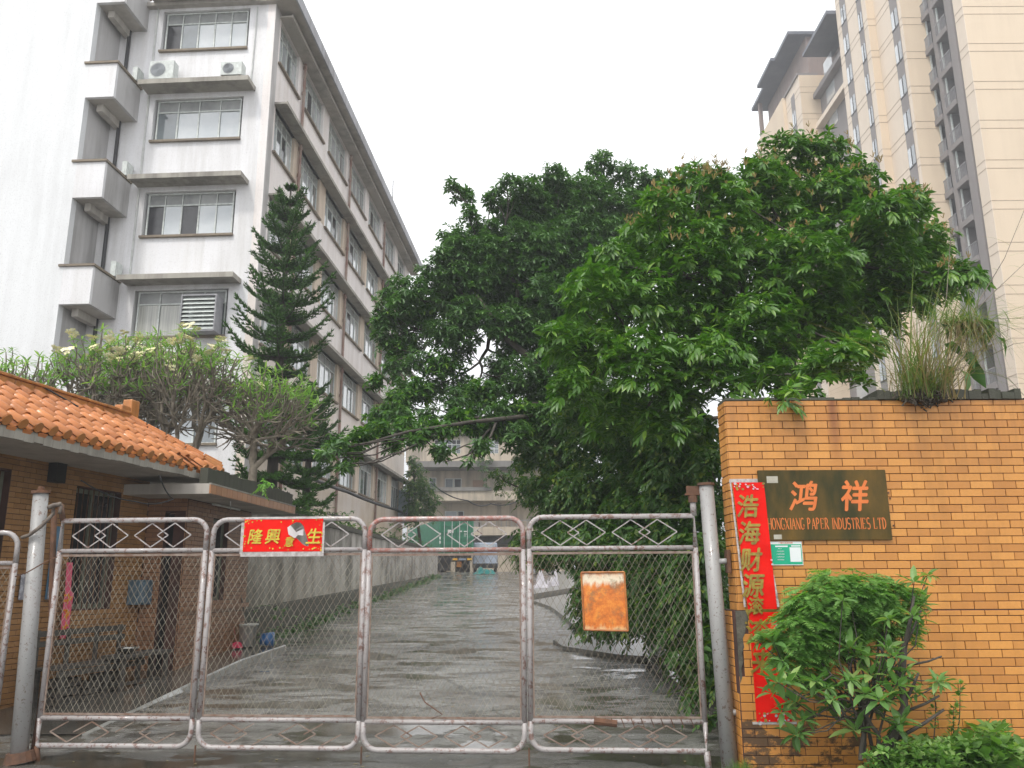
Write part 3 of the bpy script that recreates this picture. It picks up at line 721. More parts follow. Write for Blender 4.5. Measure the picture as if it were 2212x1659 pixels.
# porch floor with pale kerb
ap = [(-4.13, 15.76), (-4.25, 14.6), (-4.33, 13.7), (-4.40, 12.5), (-4.46, 11.2), (-4.5, 10.2), (-4.45, 9.2)]
mb = MB(); kb = MB()
for (x0, y0), (x1, y1) in zip(ap[:-1], ap[1:]):
    n = 5
    for k in range(n):
        xa, ya = x0 + (x1 - x0) * k / n, y0 + (y1 - y0) * k / n; xb, yb = x0 + (x1 - x0) * (k + 1) / n, y0 + (y1 - y0) * (k + 1) / n
        h = lambda y: g(0, y) + .012 + max(0, min(.12, .035 * (y - 10.5)))
        mb.poly([(-6.9, ya, h(ya)), (xa, ya, h(ya)), (xb, yb, h(yb)), (-6.9, yb, h(yb))])
        w = .05 + U(-.012, .012); 
        if yb > 11.6: kb.hexa([(xa, ya, 0), (xa + w, ya, 0), (xb + w, yb, 0), (xb, yb, 0), (xa, ya, h(ya) + .004), (xa + w * .6, ya, h(ya) - .01), (xb + w * .6, yb, h(yb) - .01), (xb, yb, h(yb) + .004)])
        else: kb.hexa([(xa, ya, -.02), (xa + w, ya, -.02), (xb + w, yb, -.02), (xb, yb, -.02), (xa, ya, h(ya) + .003), (xa + w, ya, g(0, ya) + .006), (xb + w, yb, g(0, yb) + .006), (xb, yb, h(yb) + .003)])
mb.poly([(-6.9, 15.76, h(15.76)), (-4.13, 15.76, h(15.76)), (-4.13, 15.76, 0), (-6.9, 15.76, 0)][::-1])
mb.build('porch_floor', M_apron, kind='structure'); kb.build('porch_kerb', M_kerbw, kind='structure')

# ================================================================== BEIGE BLOCK ACROSS THE END
BY = 75.0
BF = Fr((0, BY), (1, 0), (0, -1))
bb = thing('rear_workshop_block', 'grimy beige concrete block with deep balconies closing the far end of the drive', 'building', (-4, BY, 2))
def bz(v, u=1000): return at(u, v, BY).z
def bxx(u, v=1050): return at(u, v, BY).x
xl, xr = bxx(875), bxx(1230)
mb = MB(); mb.box(BF, xl, xr, -9, -2.0, 0, bz(942)); mb.build('recessed_wall', M_beige, bb)
top3 = MB(); wa = [(bxx(937), bxx(994)), (bxx(1019), bxx(1077))]; z1, z0 = bz(952), bz(982)
top3.box(BF, xl, xr, -1.99, 0, bz(1000), z0); top3.box(BF, xl, xr, -1.99, 0, z1, bz(943))
for a, b in ((xl, wa[0][0]), (wa[0][1], wa[1][0]), (wa[1][1], xr)): top3.box(BF, a, b, -1.99, 0, z0, z1)
top3.build('upper_wall', M_beige, bb)
for a, b in wa:
    fm = MB(); n = 6
    for k in range(n + 1): x = a + (b - a) * k / n; fm.box(BF, x - .03, x + .03, -.1, -.04, z0, z1)
    for k in range(4): z = z0 + (z1 - z0) * k / 3; fm.box(BF, a, b, -.098, -.042, z - .03, z + .03)
    wv = fm.build('window', M_alu, bb)
    for k in range(n):
        for j in range(3):
            x = a + (b - a) * k / n; z = z0 + (z1 - z0) * j / 3
            MB().box(BF, x + .035, x + (b - a) / n - .035, -.09, -.08, z + .035, z + (z1 - z0) / 3 - .035).build('pane', random.choice([M_paneG, M_paneG, M_paneL, M_paneD]), wv)
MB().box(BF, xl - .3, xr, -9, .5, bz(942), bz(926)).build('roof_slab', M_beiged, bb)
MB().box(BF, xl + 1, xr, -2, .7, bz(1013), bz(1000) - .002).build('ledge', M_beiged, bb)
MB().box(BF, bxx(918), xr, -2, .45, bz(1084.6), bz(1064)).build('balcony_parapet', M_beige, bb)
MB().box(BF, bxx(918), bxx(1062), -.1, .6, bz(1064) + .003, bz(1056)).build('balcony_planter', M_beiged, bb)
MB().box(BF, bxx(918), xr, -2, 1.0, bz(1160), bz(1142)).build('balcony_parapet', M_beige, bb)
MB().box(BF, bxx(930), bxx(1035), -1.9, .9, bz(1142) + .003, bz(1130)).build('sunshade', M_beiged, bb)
rl = MB()
for k in range(14): x = bxx(1040) + k * .45; rl.bar(BF(x, .9, bz(1142)), BF(x, .9, bz(1128)), .05)
rl.bar(BF(bxx(1040), .9, bz(1128)), BF(xr, .9, bz(1128)), .06); rl.build('railing', M_rail, bb)
MB().box(BF, bxx(900), xr, -2, -.8, bz(1176), bz(1160) - .003).build('soffit_shade', M_beiged, bb)  # dark box for the shade under the balcony, put into its colour
MB().box(BF, bxx(918), xr, -.3, .0, bz(1250), bz(1186)).build('ground_floor_wall', M_beige, bb)
for (ua, ub, va, vb, mt) in ((922, 938, 1028, 1056, M_paneG), (957, 976, 1030, 1056, M_paneG), (977, 994, 1030, 1056, M_paneD), (958, 985, 1102, 1122, M_paneL), (986, 1000, 1102, 1122, M_paneD)):
    fm = MB(); a, b, z0, z1 = bxx(ua), bxx(ub), bz(vb), bz(va)
    fm.box(BF, a, a + .07, -1.99, -1.9, z0, z1); fm.box(BF, b - .07, b, -1.99, -1.9, z0, z1); fm.box(BF, a + .07, b - .07, -1.99, -1.9, z1 - .07, z1)
    wv = fm.build('window', M_alu, bb); MB().box(BF, a + .07, b - .07, -1.98, -1.95, z0, z1 - .07).build('pane', mt, wv)
MB().box(BF, bxx(1019), bxx(1045), -1.99, -1.93, bz(1056), bz(1034)).build('brown_shutter', simple('faded_board', (.34, .22, .15), .8, (.28, .2, .15), 2), bb)

# ================================================================== APARTMENT TOWER ON THE RIGHT
tw = thing('apartment_tower', 'tall cream and grey apartment tower with stepped wings and dark overhanging roofs behind the wall', 'building', (34, 55, 0))
TS = Fr((0, 0), (0, 1), (-1, 0)); TFc = Fr((0, 0), (1, 0), (0, -1))       # side frame: s=Y, o=-X ; front frame: s=X, o=-Y
def tbox(name, x0, x1, y0, y1, z0, z1, mt, par=None): return MB().box(WF, x0, x1, y0, y1, z0, z1).build(name, mt, par or tw)
SH = 2.9; ZB = 40.0
zs_ = [ZB + SH * (k - 13) for k in range(20)]            # storey groove levels
tbox('front_wing', 31.2, 60, 50.0, 51.05, -2, 70, M_cream); tbox('tower_mass', 33.4, 60, 51.06, 70, -2, 66, M_tgrey)
tbox('front_wing_edge', 31.16, 31.199, 50.0, 51.05, -2, 70, M_creamlit)
tbox('grey_bay', 32.6, 33.39, 51.06, 55.0, -2, 66, M_tgrey); tbox('grey_return', 31.3, 32.59, 51.06, 51.19, -2, 66, M_tgrey)
tbox('grey_column', 31.1, 31.6, 51.2, 52.0, -2, 66, M_tgrey); tbox('grey_column', 31.1, 32.59, 53.45, 53.95, -2, 66, M_tgrey)
tbox('middle_wing', 29.6, 31.44, 55.0, 59.0, -2, 66, M_cream); tbox('middle_wing_side', 29.56, 29.599, 55.0, 59.0, -2, 66, M_creamlit)
tbox('rear_wing', 28.95, 31.44, 59.001, 64.5, -2, 52.7, M_cream); tbox('rear_wing_side', 28.91, 28.949, 59.0, 64.5, -2, 52.7, M_creamlit)
tbox('dark_bay', 30.3, 33, 64.501, 73, -2, 48.99, M_tgrey)
tbox('end_wing', 28.4, 33, 73.001, 77.0, -2, 50.0, M_cream); tbox('end_wing_side', 28.36, 28.399, 73.001, 77, -2, 50.0, M_creamlit)
tbox('far_wing', 28.0, 33, 77.001, 86, -2, 50.0, M_cream)
tbox('penthouse', 29.9, 33, 74.2, 87, 50.001, 55.19, M_tbrown); tbox('penthouse', 31.0, 33, 64.6, 73.4, 49.0, 50.54, M_tbrown)
for (x0, x1, y0, y1, z) in ((28.1, 34, 64.6, 70.9, 50.55), (28.0, 34, 73.8, 78.2, 55.2), (27.6, 34, 78.2, 83.3, 55.2), (28.3, 34, 83.3, 88, 55.2)):
    tbox('roof', x0, x1, y0 + .001, y1, z, z + .35, M_troof)
for (x, y0, y1, z) in ((28.2, 73.0, 86.1, 50.0), (29.6, 64.51, 73, 47.6), (29.6, 64.51, 73, 44.4)):
    tbox('cornice', x, 30.29, y0, y1, z - .25 if z != 50 else 50.001, z + .25, M_tgrey if z > 45 else M_creamlit)
tbox('roof_post', 28.6, 29.0, 86.2, 86.6, 50.3, 55.19, M_tbrown)
gr = MB()
for z in zs_:
    for dz in (0, -.6):
        zz_ = z + dz
        gr.box(WF, 31.2, 60, 49.985, 49.999, zz_ - .018, zz_ + .018); gr.box(WF, 31.145, 31.159, 49.99, 51.05, zz_ - .018, zz_ + .018)
        gr.box(WF, 29.56, 31.09, 54.985, 54.999, zz_ - .018, zz_ + .018); gr.box(WF, 29.545, 29.559, 54.99, 59, zz_ - .018, zz_ + .018)
        if zz_ < 52: gr.box(WF, 28.895, 28.909, 59, 64.5, zz_ - .018, zz_ + .018); gr.box(WF, 28.91, 29.54, 58.985, 58.999, zz_ - .018, zz_ + .018)
        if zz_ < 50: gr.box(WF, 28.345, 28.359, 73, 77, zz_ - .018, zz_ + .018); gr.box(WF, 28.36, 30.28, 72.985, 72.999, zz_ - .018, zz_ + .018)
gr.build('groove_shade', M_groove, tw)  # darker proud bars stand for grooves, the groove shade put into their colour
def strip(x, ya, yb, zmax):
    tbox('grey_spandrel_strip', x - .02, x - .002, ya, yb, -1, zmax, M_tgrey)
    for z in zs_:
        if z + .9 > zmax: continue
        f = MB().box(WF, x - .05, x - .021, ya, yb, z - .25, z - .13).box(WF, x - .05, x - .021, (ya + yb) / 2 - .04, (ya + yb) / 2 + .04, z - .13, z + 1.35).build('window', M_black, tw)
        MB().box(WF, x - .03, x - .022, ya + .05, (ya + yb) / 2 - .05, z - .12, z + 1.35).build('pane', M_paneG, f)
        MB().box(WF, x - .03, x - .022, (ya + yb) / 2 + .05, yb - .05, z - .12, z + 1.35).build('pane', M_paneL, f)
strip(29.55, 55.4, 56.5, 60); strip(28.90, 59.7, 60.5, 52); strip(28.90, 62.5, 63.6, 51.5); strip(28.35, 74.5, 75.5, 49)
for z in zs_:
    for (ya, yb, deep) in ((52.0, 53.45, 1), (53.95, 54.99, 0)):
        bz_ = tbox('balcony', 31.0, 32.59, ya + .002, yb - .002, z - .42, z - .0, M_tgrey)
        r_ = MB()
        for k in range(9): y = ya + .08 + (yb - ya - .16) * k / 8; r_.bar((31.05, y, z), (31.05, y, z + .95), .03)
        r_.bar((31.05, ya, z + .95), (31.05, yb, z + .95), .05); r_.build('railing', M_rail, bz_)
        tbox('balcony_door', 32.5, 32.598, ya + .15, yb - .15, z + .05, z + 2.2, M_trans if deep else M_paneD); tbox('window_post', 31.25, 31.35, yb - .14, yb - .04, z + .02, z + 2.47, M_alu)
    if z < 49:
        tbox('dark_bay_window', 30.27, 30.299, 66, 67.2, z, z + 1.5, M_paneG); tbox('dark_bay_window', 30.27, 30.299, 69.5, 71.5, z, z + 1.5, M_paneL)

# ================================================================== GATE AND FRONT WALL
def text_on(body, fr, s, o, z, h, mat, parent, name, wide=1.0, off=0.0, shear=0.0, tall=1.0, ext=.0008, center=True, rot=0, bold=0):
    cu = bpy.data.curves.new('t', 'FONT'); cu.body = body; cu.size = 1; cu.offset = off; cu.shear = shear; cu.extrude = .5
    cu.resolution_u = 3
    ob = bpy.data.objects.new('t', cu); COL.objects.link(ob)
    dg = bpy.context.evaluated_depsgraph_get(); me = bpy.data.meshes.new_from_object(ob.evaluated_get(dg))
    bpy.data.objects.remove(ob); bpy.data.curves.remove(cu)
    n = len(me.vertices); co = np.zeros(n * 3, np.float32); me.vertices.foreach_get('co', co); co = co.reshape(-1, 3)
    if n == 0: return None
    mn, mx = co.min(0), co.max(0)
    if center: co[:, 0] -= (mn[0] + mx[0]) / 2
    co[:, 1] -= (mn[1] + mx[1]) / 2 if center else 0
    k = h / max(.2, (mx[1] - mn[1])) if center else h
    co[:, 0] *= k * wide; co[:, 1] *= k * tall; co[:, 2] = (co[:, 2] > 0) * ext * 2
    if bold:
        nv = n; P = []; fl_ = [list(p.vertices) for p in me.polygons]; Fs = []
        for q, (dx, dy) in enumerate(((0, 0), (bold, .3 * bold), (-bold, -.3 * bold), (.2 * bold, bold), (-.2 * bold, -bold))):
            c2 = co.copy(); c2[:, 0] += dx * h; c2[:, 1] += dy * h; c2[:, 2] += q * .00025; P.append(c2); Fs += [[v + q * nv for v in f] for f in fl_]
        bpy.data.meshes.remove(me); me = bpy.data.meshes.new(name); me.from_pydata(np.concatenate(P).tolist(), [], Fs)
    else: me.vertices.foreach_set('co', co.ravel())
    me.update(); me.materials.clear(); me.materials.append(mat)
    X = fr.s; Z = Vector((0, 0, 1)); O = fr.o
    R = Matrix((X, Z, O)).transposed()
    if rot: R = R @ Matrix.Rotation(rot, 3, 'Z')
    me.name = name
    return put(name, me, Matrix.Translation(fr(s, o, z)) @ R.to_4x4(), parent)

BWF = Fr((0, 7.5), (1, 0), (0, -1))                       # front face of the brick wall
bwl = thing('brick_wall', 'high wall faced with glazed orange tiles, right of the gate, foliage spilling over its top', 'wall', (3.2, 7.6, 0))
XW0, XW1, HW = 1.955, 6.6, 3.16
m = MB(); m.box(BWF, XW0, XW1, -.26, 0, 1.30, HW); m.box(BWF, 1.915, XW1, -.50, .035, -.2, 1.299); m.build('wall_core', M_mortar, bwl)
lowf = lambda s, z: M_tilelow if (z < .42 and s < 2.75) else M_tile
hole_low = [(1.9, 1.965, .82, 1.31), (1.9, 2.02, 1.12, 1.31)]
tile_field(BWF, XW0, XW1 - .1, 1.302, HW, .205, .0695, .0058, .001, .009, bwl, M_tile, 'wall_tile', (), 190)
tile_field(BWF, 1.917, XW1 - .1, .0, 1.298, .205, .0695, .0058, .036, .009, bwl, M_tile, 'plinth_tile', hole_low, 110, 1, lowf)
WS = Fr((XW0, 7.5), (0, 1), (-1, 0)); WS2 = Fr((1.915, 7.467), (0, 1), (-1, 0))
tile_field(WS, 0, .26, 1.302, HW, .13, .0695, .0075, .001, .009, bwl, M_tile, 'end_tile', (), 60)
tile_field(WS2, 0.02, .53, .0, 1.298, .13, .0695, .0075, .001, .009, bwl, M_tile, 'end_tile', [(0, .1, .62, 1.31)], 80)
m = MB()
for k in range(22):
    a = 3.35 + k * .06; m.box(BWF, a, a + .058, -.30, .02 + U(0, .02), HW + .002, HW + .05 + U(0, .05))
for k in range(60):
    a = XW0 + k * .0775
    if a < 3.3 or a > 4.7: m.box(BWF, a, a + .075, -.27, .012, HW + .001, HW + .012 + U(0, .018))
m.build('black_coping', M_moss, bwl)
m = MB(); random.seed(3)
pts = [(1.918, 1.30), (2.045, 1.30), (2.035, 1.24), (2.0, 1.19), (1.99, 1.12), (1.965, 1.07), (1.972, 1.0), (1.95, .95), (1.957, .88), (1.935, .82), (1.94, .76), (1.918, .70)]
m.poly([BWF(a, .047, z) for a, z in pts]); m.poly([BWF(a, .036, z) for a, z in pts])
m.build('bare_mortar_patch', M_patch, bwl)

# company plaque
sg = thing('company_plaque', 'dark bronze company plaque with orange lettering mounted on the orange tiled wall', 'sign', BWF(2.8, .02, 2.2))
M_plaque = simple('dark_bronze', (.15, .088, .020), .34, (.040, .038, .013), 2.2, vs=(1.6, 1, .6), spec=.18)  # brown to olive tones of its reflections put into the base colour
M_let = simple('orange_letters', (.74, .21, .06), .5, (.62, .17, .05), 8, spec=.2)
PX0, PX1, PZ0, PZ1 = 2.20, 3.345, 1.895, 2.515
MB().box(BWF, PX0, PX1, .012, .034, PZ0, PZ1).build('plate', M_plaque, sg, bevel=.004)
text_on('鸿', BWF, 2.59, .0345, 2.285, .255, M_let, sg, 'character', .92, .0, .2, bold=.022)
text_on('祥', BWF, 3.05, .0345, 2.285, .265, M_let, sg, 'character', .88, .0, .15, bold=.022)
# thin serif capitals, built stroke by stroke
def serif_line(txt, fr, s, o, z, h, mat, parent, xw):
    T, t = .14, .07
    L = {'H': [('v', 0), ('v', .55), ('h', 0, .55, .5)], 'I': [('v', .1)], 'L': [('v', 0), ('h', 0, .5, .035), ('d', .5, 0, .5, .22)], 'T': [('v', .22), ('h', 0, .6, .965), ('d', .0, 1, .0, .8), ('d', .6, 1, .6, .8)],
         'E': [('v', 0), ('h', 0, .5, .035), ('h', 0, .42, .5), ('h', 0, .5, .965), ('d', .5, 0, .5, .2), ('d', .5, 1, .5, .8)],
         'N': [('v', 0, 1), ('v', .58, 1), ('D', 0, 1, .58, 0)], 'X': [('D', 0, 1, .58, 0), ('d', .58, 1, 0, 0), ('s', 0), ('s', .58)],
         'A': [('d', .28, 1, 0, 0), ('D', .28, 1, .58, 0), ('h', .1, .46, .33), ('s', 0), ('s', .58)],
         'P': [('v', 0), ('c', .08, .74, .38, .26, -90, 90)], 'R': [('v', 0), ('c', .08, .74, .36, .26, -90, 90), ('D', .2, .5, .58, 0)],
         'D': [('v', 0), ('c', .05, .5, .5, .5, -90, 90)], 'O': [('c', .3, .5, .28, .5, 0, 360)], 'G': [('c', .32, .5, .3, .5, 50, 330), ('D', .55, .42, .55, .05), ('h', .42, .62, .42)],
         'U': [('V', 0), ('c', .28, .28, .28, .28, 180, 360), ('V', .56)], 'S': [('c', .27, .73, .24, .27, 40, 270), ('c', .27, .26, .25, .26, -140, 90)]}
    m = MB(); x = s
    def seg(ax, az, bx, bz, w):
        a = Vector((ax, az)); b = Vector((bx, bz)); d = (b - a)
        if d.length < 1e-5: return
        p = Vector((-d.y, d.x)).normalized() * w / 2
        # thickness measured in letter units
        q = [a - p, b - p, b + p, a + p]
        m.hexa([fr(x + c.x * xw, o, z + c.y * h) for c in q] + [fr(x + c.x * xw, o + .0016, z + c.y * h) for c in q])
    for ch in txt:
        if ch == ' ': x += .42 * xw; continue
        for st in L[ch]:
            k = st[0]
            if k in 'vV':
                seg(st[1] + .05, 0 if k == 'v' else .25, st[1] + .05, 1, T if len(st) < 3 else t)
                seg(st[1] - .07, .985, st[1] + .17, .985, .035)
                if k == 'v': seg(st[1] - .07, .015, st[1] + .17, .015, .035)
            elif k == 'h': seg(st[1], st[3], st[2], st[3], t * .7)
            elif k == 'd': seg(st[1], st[2], st[3], st[4], t)
            elif k == 'D': seg(st[1], st[2], st[3], st[4], T)
            elif k == 's': seg(st[1] - .1, .015, st[1] + .12, .015, .035)
            else:
                _, cx, cy, rx, ry, a0, a1 = st; n = 12; P = [(cx + rx * math.cos(rad(a0 + (a1 - a0) * i / n)), cy + ry * math.sin(rad(a0 + (a1 - a0) * i / n)), rad(a0 + (a1 - a0) * i / n)) for i in range(n + 1)]
                for p, q in zip(P[:-1], P[1:]): seg(p[0], p[1], q[0], q[1], t + (T - t) * abs(math.cos(p[2])))
        x += (.36 if ch == 'I' else .76) * xw
    m.build('lettering', mat, parent)
serif_line('HONGXIANG PAPER INDUSTRIES LTD', BWF, 2.255, .0346, 1.99, .098, M_let, sg, .0512)
M_tape = simple('clear_tape', (.42, .40, .33), .15, (.3, .28, .22), 9, spec=.8)
for q_ in ((2.275, 2.375, 2.40, 2.46), (2.30, 2.37, 1.905, 1.945)): MB().box(BWF, q_[0], q_[1], .0343, .0348, q_[2], q_[3]).build('tape_patch', M_tape, sg)
for (x, z) in ((3.36, 2.31), (3.37, 2.26), (3.375, 2.02)): MB().tube([BWF(x, .008, z), BWF(x, .018, z)], .008, 8).build('screw_hole', M_rust, bwl)

# red couplet banner with gold characters
M_red = simple('red_paper', (.80, .012, .006), .45, (.66, .008, .005), 5, spec=.12)
M_gold = simple('gold_foil', (.40, .29, .05), .35, (.20, .14, .03), 22, metal=.3)
M_plast = simple('crumpled_plastic', (.30, .26, .25), .25, (.52, .50, .49), 26)
M_pinkb = simple('pink_print', (.75, .35, .45), .4, (.35, .5, .5), 30, lo=.45, hi=.55)
cb = thing('couplet_banner', 'tall narrow red New Year couplet with gold characters pasted on the wall end', 'banner', BWF(2.1, .02, .4))
def cbx(z): t = (2.40 - z) / 2.0; return (1.965 + .035 * t * 0, 2.245 + .045 * t)
def ban(z0, z1, l0, l1, r0, r1, o0, o1, mat, nm, n=6):
    m = MB()
    for k in range(n):
        a, b = k / n, (k + 1) / n; w = .004
        P = lambda t: (z0 + (z1 - z0) * t, l0 + (l1 - l0) * t, r0 + (r1 - r0) * t, o0 + (o1 - o0) * t + w * math.sin(t * 17))
        za, la, ra, oa = P(a); zb, lb, rb_, ob = P(b)
        m.hexa([BWF(la, oa, za), BWF(ra, oa + .001, za), BWF(ra, oa + .003, za), BWF(la, oa + .002, za), BWF(lb, ob, zb), BWF(rb_, ob + .001, zb), BWF(rb_, ob + .003, zb), BWF(lb, ob + .002, zb)])
    return m.build(nm, mat, cb)
ban(1.31, 2.405, 2.025, 1.965, 2.275, 2.245, .050, .040, M_red, 'paper')
ban(.40, 1.29, 2.035, 2.03, 2.33, 2.28, .048, .050, M_red, 'paper', 5)
m = MB(); m.hexa([BWF(2.03, .048, 1.288), BWF(2.28, .048, 1.288), BWF(2.28, .05, 1.288), BWF(2.03, .05, 1.288), BWF(2.03, .058, 1.312), BWF(2.277, .058, 1.312), BWF(2.277, .060, 1.312), BWF(2.03, .060, 1.312)]); m.build('gold_fold', M_gold, cb)
MB().hexa([BWF(2.0, .05, 1.31), BWF(2.03, .05, 1.31), BWF(2.03, .053, 1.31), BWF(2.0, .053, 1.31), BWF(2.027, .05, 1.22), BWF(2.03, .05, 1.22), BWF(2.03, .053, 1.22), BWF(2.027, .053, 1.22)]).build('torn_corner', M_gold, cb)
ban(1.33, 2.43, 1.992, 1.942, 2.010, 1.955, .046, .030, M_plast, 'plastic_edge', 7)
ban(2.408, 2.44, 1.94, 1.95, 2.26, 2.25, .014, .016, M_plast, 'plastic_edge', 1)
ban(1.33, 1.6, 2.279, 2.262, 2.30, 2.275, .048, .040, M_plast, 'plastic_edge', 4)
ban(.38, .40, 2.0, 2.0, 2.37, 2.37, .048, .048, M_plast, 'plastic_edge', 1)
for i, (ch, u, v) in enumerate((('浩', 1615, 1095), ('海', 1619, 1153), ('财', 1622, 1211), ('源', 1627, 1267), ('滚', 1632, 1311), ('滚', 1637, 1366), ('来', 1645, 1432))):
    p = at(u, v, 7.45); z = p.z
    text_on(ch, BWF, p.x, .0565 if z < 1.29 else .0565 - .0105 * (z - 1.31) / 1.1 + .005, z, .195 if i != 4 else .14, M_gold, cb, 'character', .92, .0, .15, bold=.026)
random.seed(11)
for (zc, n) in ((2.375, 26), (.44, 34), (1.72, 5), (1.2, 4)):
    m = MB(); m2 = MB()
    for k in range(n):
        x = U(1.975, 2.24) if zc > 2 else (U(2.05, 2.32) if zc < 1 else U(1.99, 2.01) + (.26 if k % 2 else 0)); z = zc + U(-.035, .02) * (1.6 if zc < 1 else 1)
        oo = .048 if zc > 2 else .060
        r = U(.006, .014); mm = m if k % 2 else m2
        mm.poly([BWF(x + r * math.cos(a), oo + k * .0001, z + r * .8 * math.sin(a)) for a in np.linspace(0, 6.28, 8)[:-1]])
    m.build('printed_flowers', M_pinkb, cb); m2.build('printed_flowers', M_gold, cb)

# green responsibility sign
gs_ = thing('green_notice', 'small green and white printed notice on the tiled wall under the bronze plaque', 'notice', BWF(2.4, .012, 1.78))
M_green = simple('green_print', (.0, .36, .20), .35, (.0, .33, .18), 2); M_wp = simple('white_print', (.72, .76, .76), .4, (.66, .70, .72), 4)
MB().box(BWF, 2.262, 2.545, .012, .020, 1.682, 1.885).build('backing', M_wp, gs_)
MB().box(BWF, 2.267, 2.540, .0202, .0207, 1.688, 1.862).build('green_panel', M_green, gs_)
MB().box(BWF, 2.435, 2.532, .0209, .0214, 1.71, 1.835).box(BWF, 2.31, 2.42, .0209, .0214, 1.838, 1.850).box(BWF, 2.45, 2.532, .0209, .0214, 1.842, 1.852).build('white_box', M_wp, gs_)
text_on('门前三包责任牌', BWF, 2.405, .0206, 1.874, .015, M_let, gs_, 'title', 1.1)
for k in range(5): text_on(['责任人', '一包卫生整洁', '二包绿化美观', '三包秩序良好', '城市管理局'][k], BWF, 2.35, .0209, 1.825 - k * .024, .011, M_wp, gs_, 'small_print')

# ---- the gate ------------------------------------------------------
GF = Fr((0, 7.8), (1, -.07), (-.07, -1))
def arcpts(cx, cz, r, a0, a1, n=5): return [(cx + r * math.cos(rad(a0 + (a1 - a0) * i / n)), cz + r * math.sin(rad(a0 + (a1 - a0) * i / n))) for i in range(n + 1)]
def leaf(xa, xb, z0, z1, label, rl=True, rr=True, fr=GF, top_mat=None, o=0.0, bot_missing=False, seed=1):
    random.seed(seed)
    t = thing('gate_leaf', label, 'gate', fr((xa + xb) / 2, o, 0), 'wire mesh gate leaves')
    R = .0245; c = .13
    L = []
    L += arcpts(xa + c, z1 - c, c, 180, 90) if rl else [(xa, z1)]
    L += arcpts(xb - c, z1 - c, c, 90, 0) if rr else [(xb, z1)]
    L += arcpts(xb - c, z0 + c, c, 0, -90) if rr else [(xb, z0)]
    L += arcpts(xa + c, z0 + c, c, -90, -180) if rl else [(xa, z0)]
    up = [p for p in L if p[1] > (z0 + z1) / 2]; lo = [p for p in L if p[1] <= (z0 + z1) / 2]
    zr1, zr2 = z1 - .285, z0 + .235
    fm = MB()
    top = [(up[0][0], zr1 + .0)] + up + [(up[-1][0], zr1)]
    fm.tube([fr(x, o, z) for x, z in top], R, 10); fm.build('top_tube', top_mat or M_gate, t, smooth=True)
    fm = MB(); fm.tube([fr(xa, o, zr1), fr(xa, o, zr2)], R, 10).tube([fr(xb, o, zr1), fr(xb, o, zr2)], R, 10)
    bt = [(xb, zr2)] + lo + [(xa, zr2)]
    fm.tube([fr(x, o, z) for x, z in bt], R, 10)
    fm.build('frame', M_gate, t, smooth=True)
    MB().tube([fr(xa, o, zr1), fr(xb, o, zr1)], R * .9, 10).build('upper_rail', top_mat or M_gate, t, smooth=True)
    MB().tube([fr(xa, o, zr2), fr(xb, o, zr2)], R * .9, 10).build('lower_rail', M_gate, t, smooth=True)
    w = xb - xa
    for (za, zb, nm) in ((zr1 + .03, z1 - .03, 'upper_lozenge'), (z0 + .03, zr2 - .03, 'lower_lozenge')):
        zm = (za + zb) / 2; h = (zb - za) / 2; hw = w * .115
        for gx in (.27, .70):
            for k in (-1, 1):
                cx = xa + w * (gx + k * .08); q = [(cx - hw, zm), (cx, zb), (cx + hw, zm), (cx, za)]
                m = MB()
                for i in range(4):
                    if nm[0] == 'l' and bot_missing and (i + k) % 2 == 0 and rnd() < .7: continue
                    a, b = q[i], q[(i + 1) % 4]; m.bar(fr(a[0], o + .006 * k, a[1]), fr(b[0], o + .006 * k, b[1]), .010, up=(0, 1, 0))
                if m.f: m.build(nm, M_gate if nm[0] == 'u' else M_loz, t)
    # chain link: each wire zig-zags down, neighbours hook into each other
    fl = MB().box(fr, xa + R, xb - R, o - .005, o + .005, zr1 - .052, zr1 - .030).box(fr, xa + R, xb - R, o - .005, o + .005, zr2 + .026, zr2 + .044)
    fl.box(fr, xa + R, xa + R + .012, o - .005, o + .005, zr2 + .045, zr1 - .053).box(fr, xb - R - .012, xb - R, o - .005, o + .005, zr2 + .045, zr1 - .053)
    fl.build('mesh_border', M_loz, t)
    m = MB(); px = .0295; pz = .100; x0 = xa + R + .01; x1 = xb - R - .01; nx = int((x1 - x0) / px); px = (x1 - x0) / nx; zt, zb_ = zr1 - .05, zr2 + .04; nz = int((zt - zb_) / (pz / 2)); dz = (zt - zb_) / nz
    jit = {}
    def J(i, k):
        if (i, k) not in jit: jit[(i, k)] = (U(-.003, .003), U(-.003, .003))
        return jit[(i, k)]
    for k in range(nz):
        for i in range(nx + 1):
            if (i + k) % 2: continue
            for d in (-1, 1):
                j = i + d
                if j < 0 or j > nx: continue
                a, b = J(i, k), J(j, k + 1)
                A_ = fr(x0 + i * px + a[0], o + .003 * d, zt - k * dz + a[1]); B_ = fr(x0 + j * px + b[0], o + .003 * d, zt - (k + 1) * dz + b[1])
                m.tube([A_, B_], .0019, 3, cap=False)
    m.build('chain_link_mesh', M_wire, t, kind='stuff')
    return t
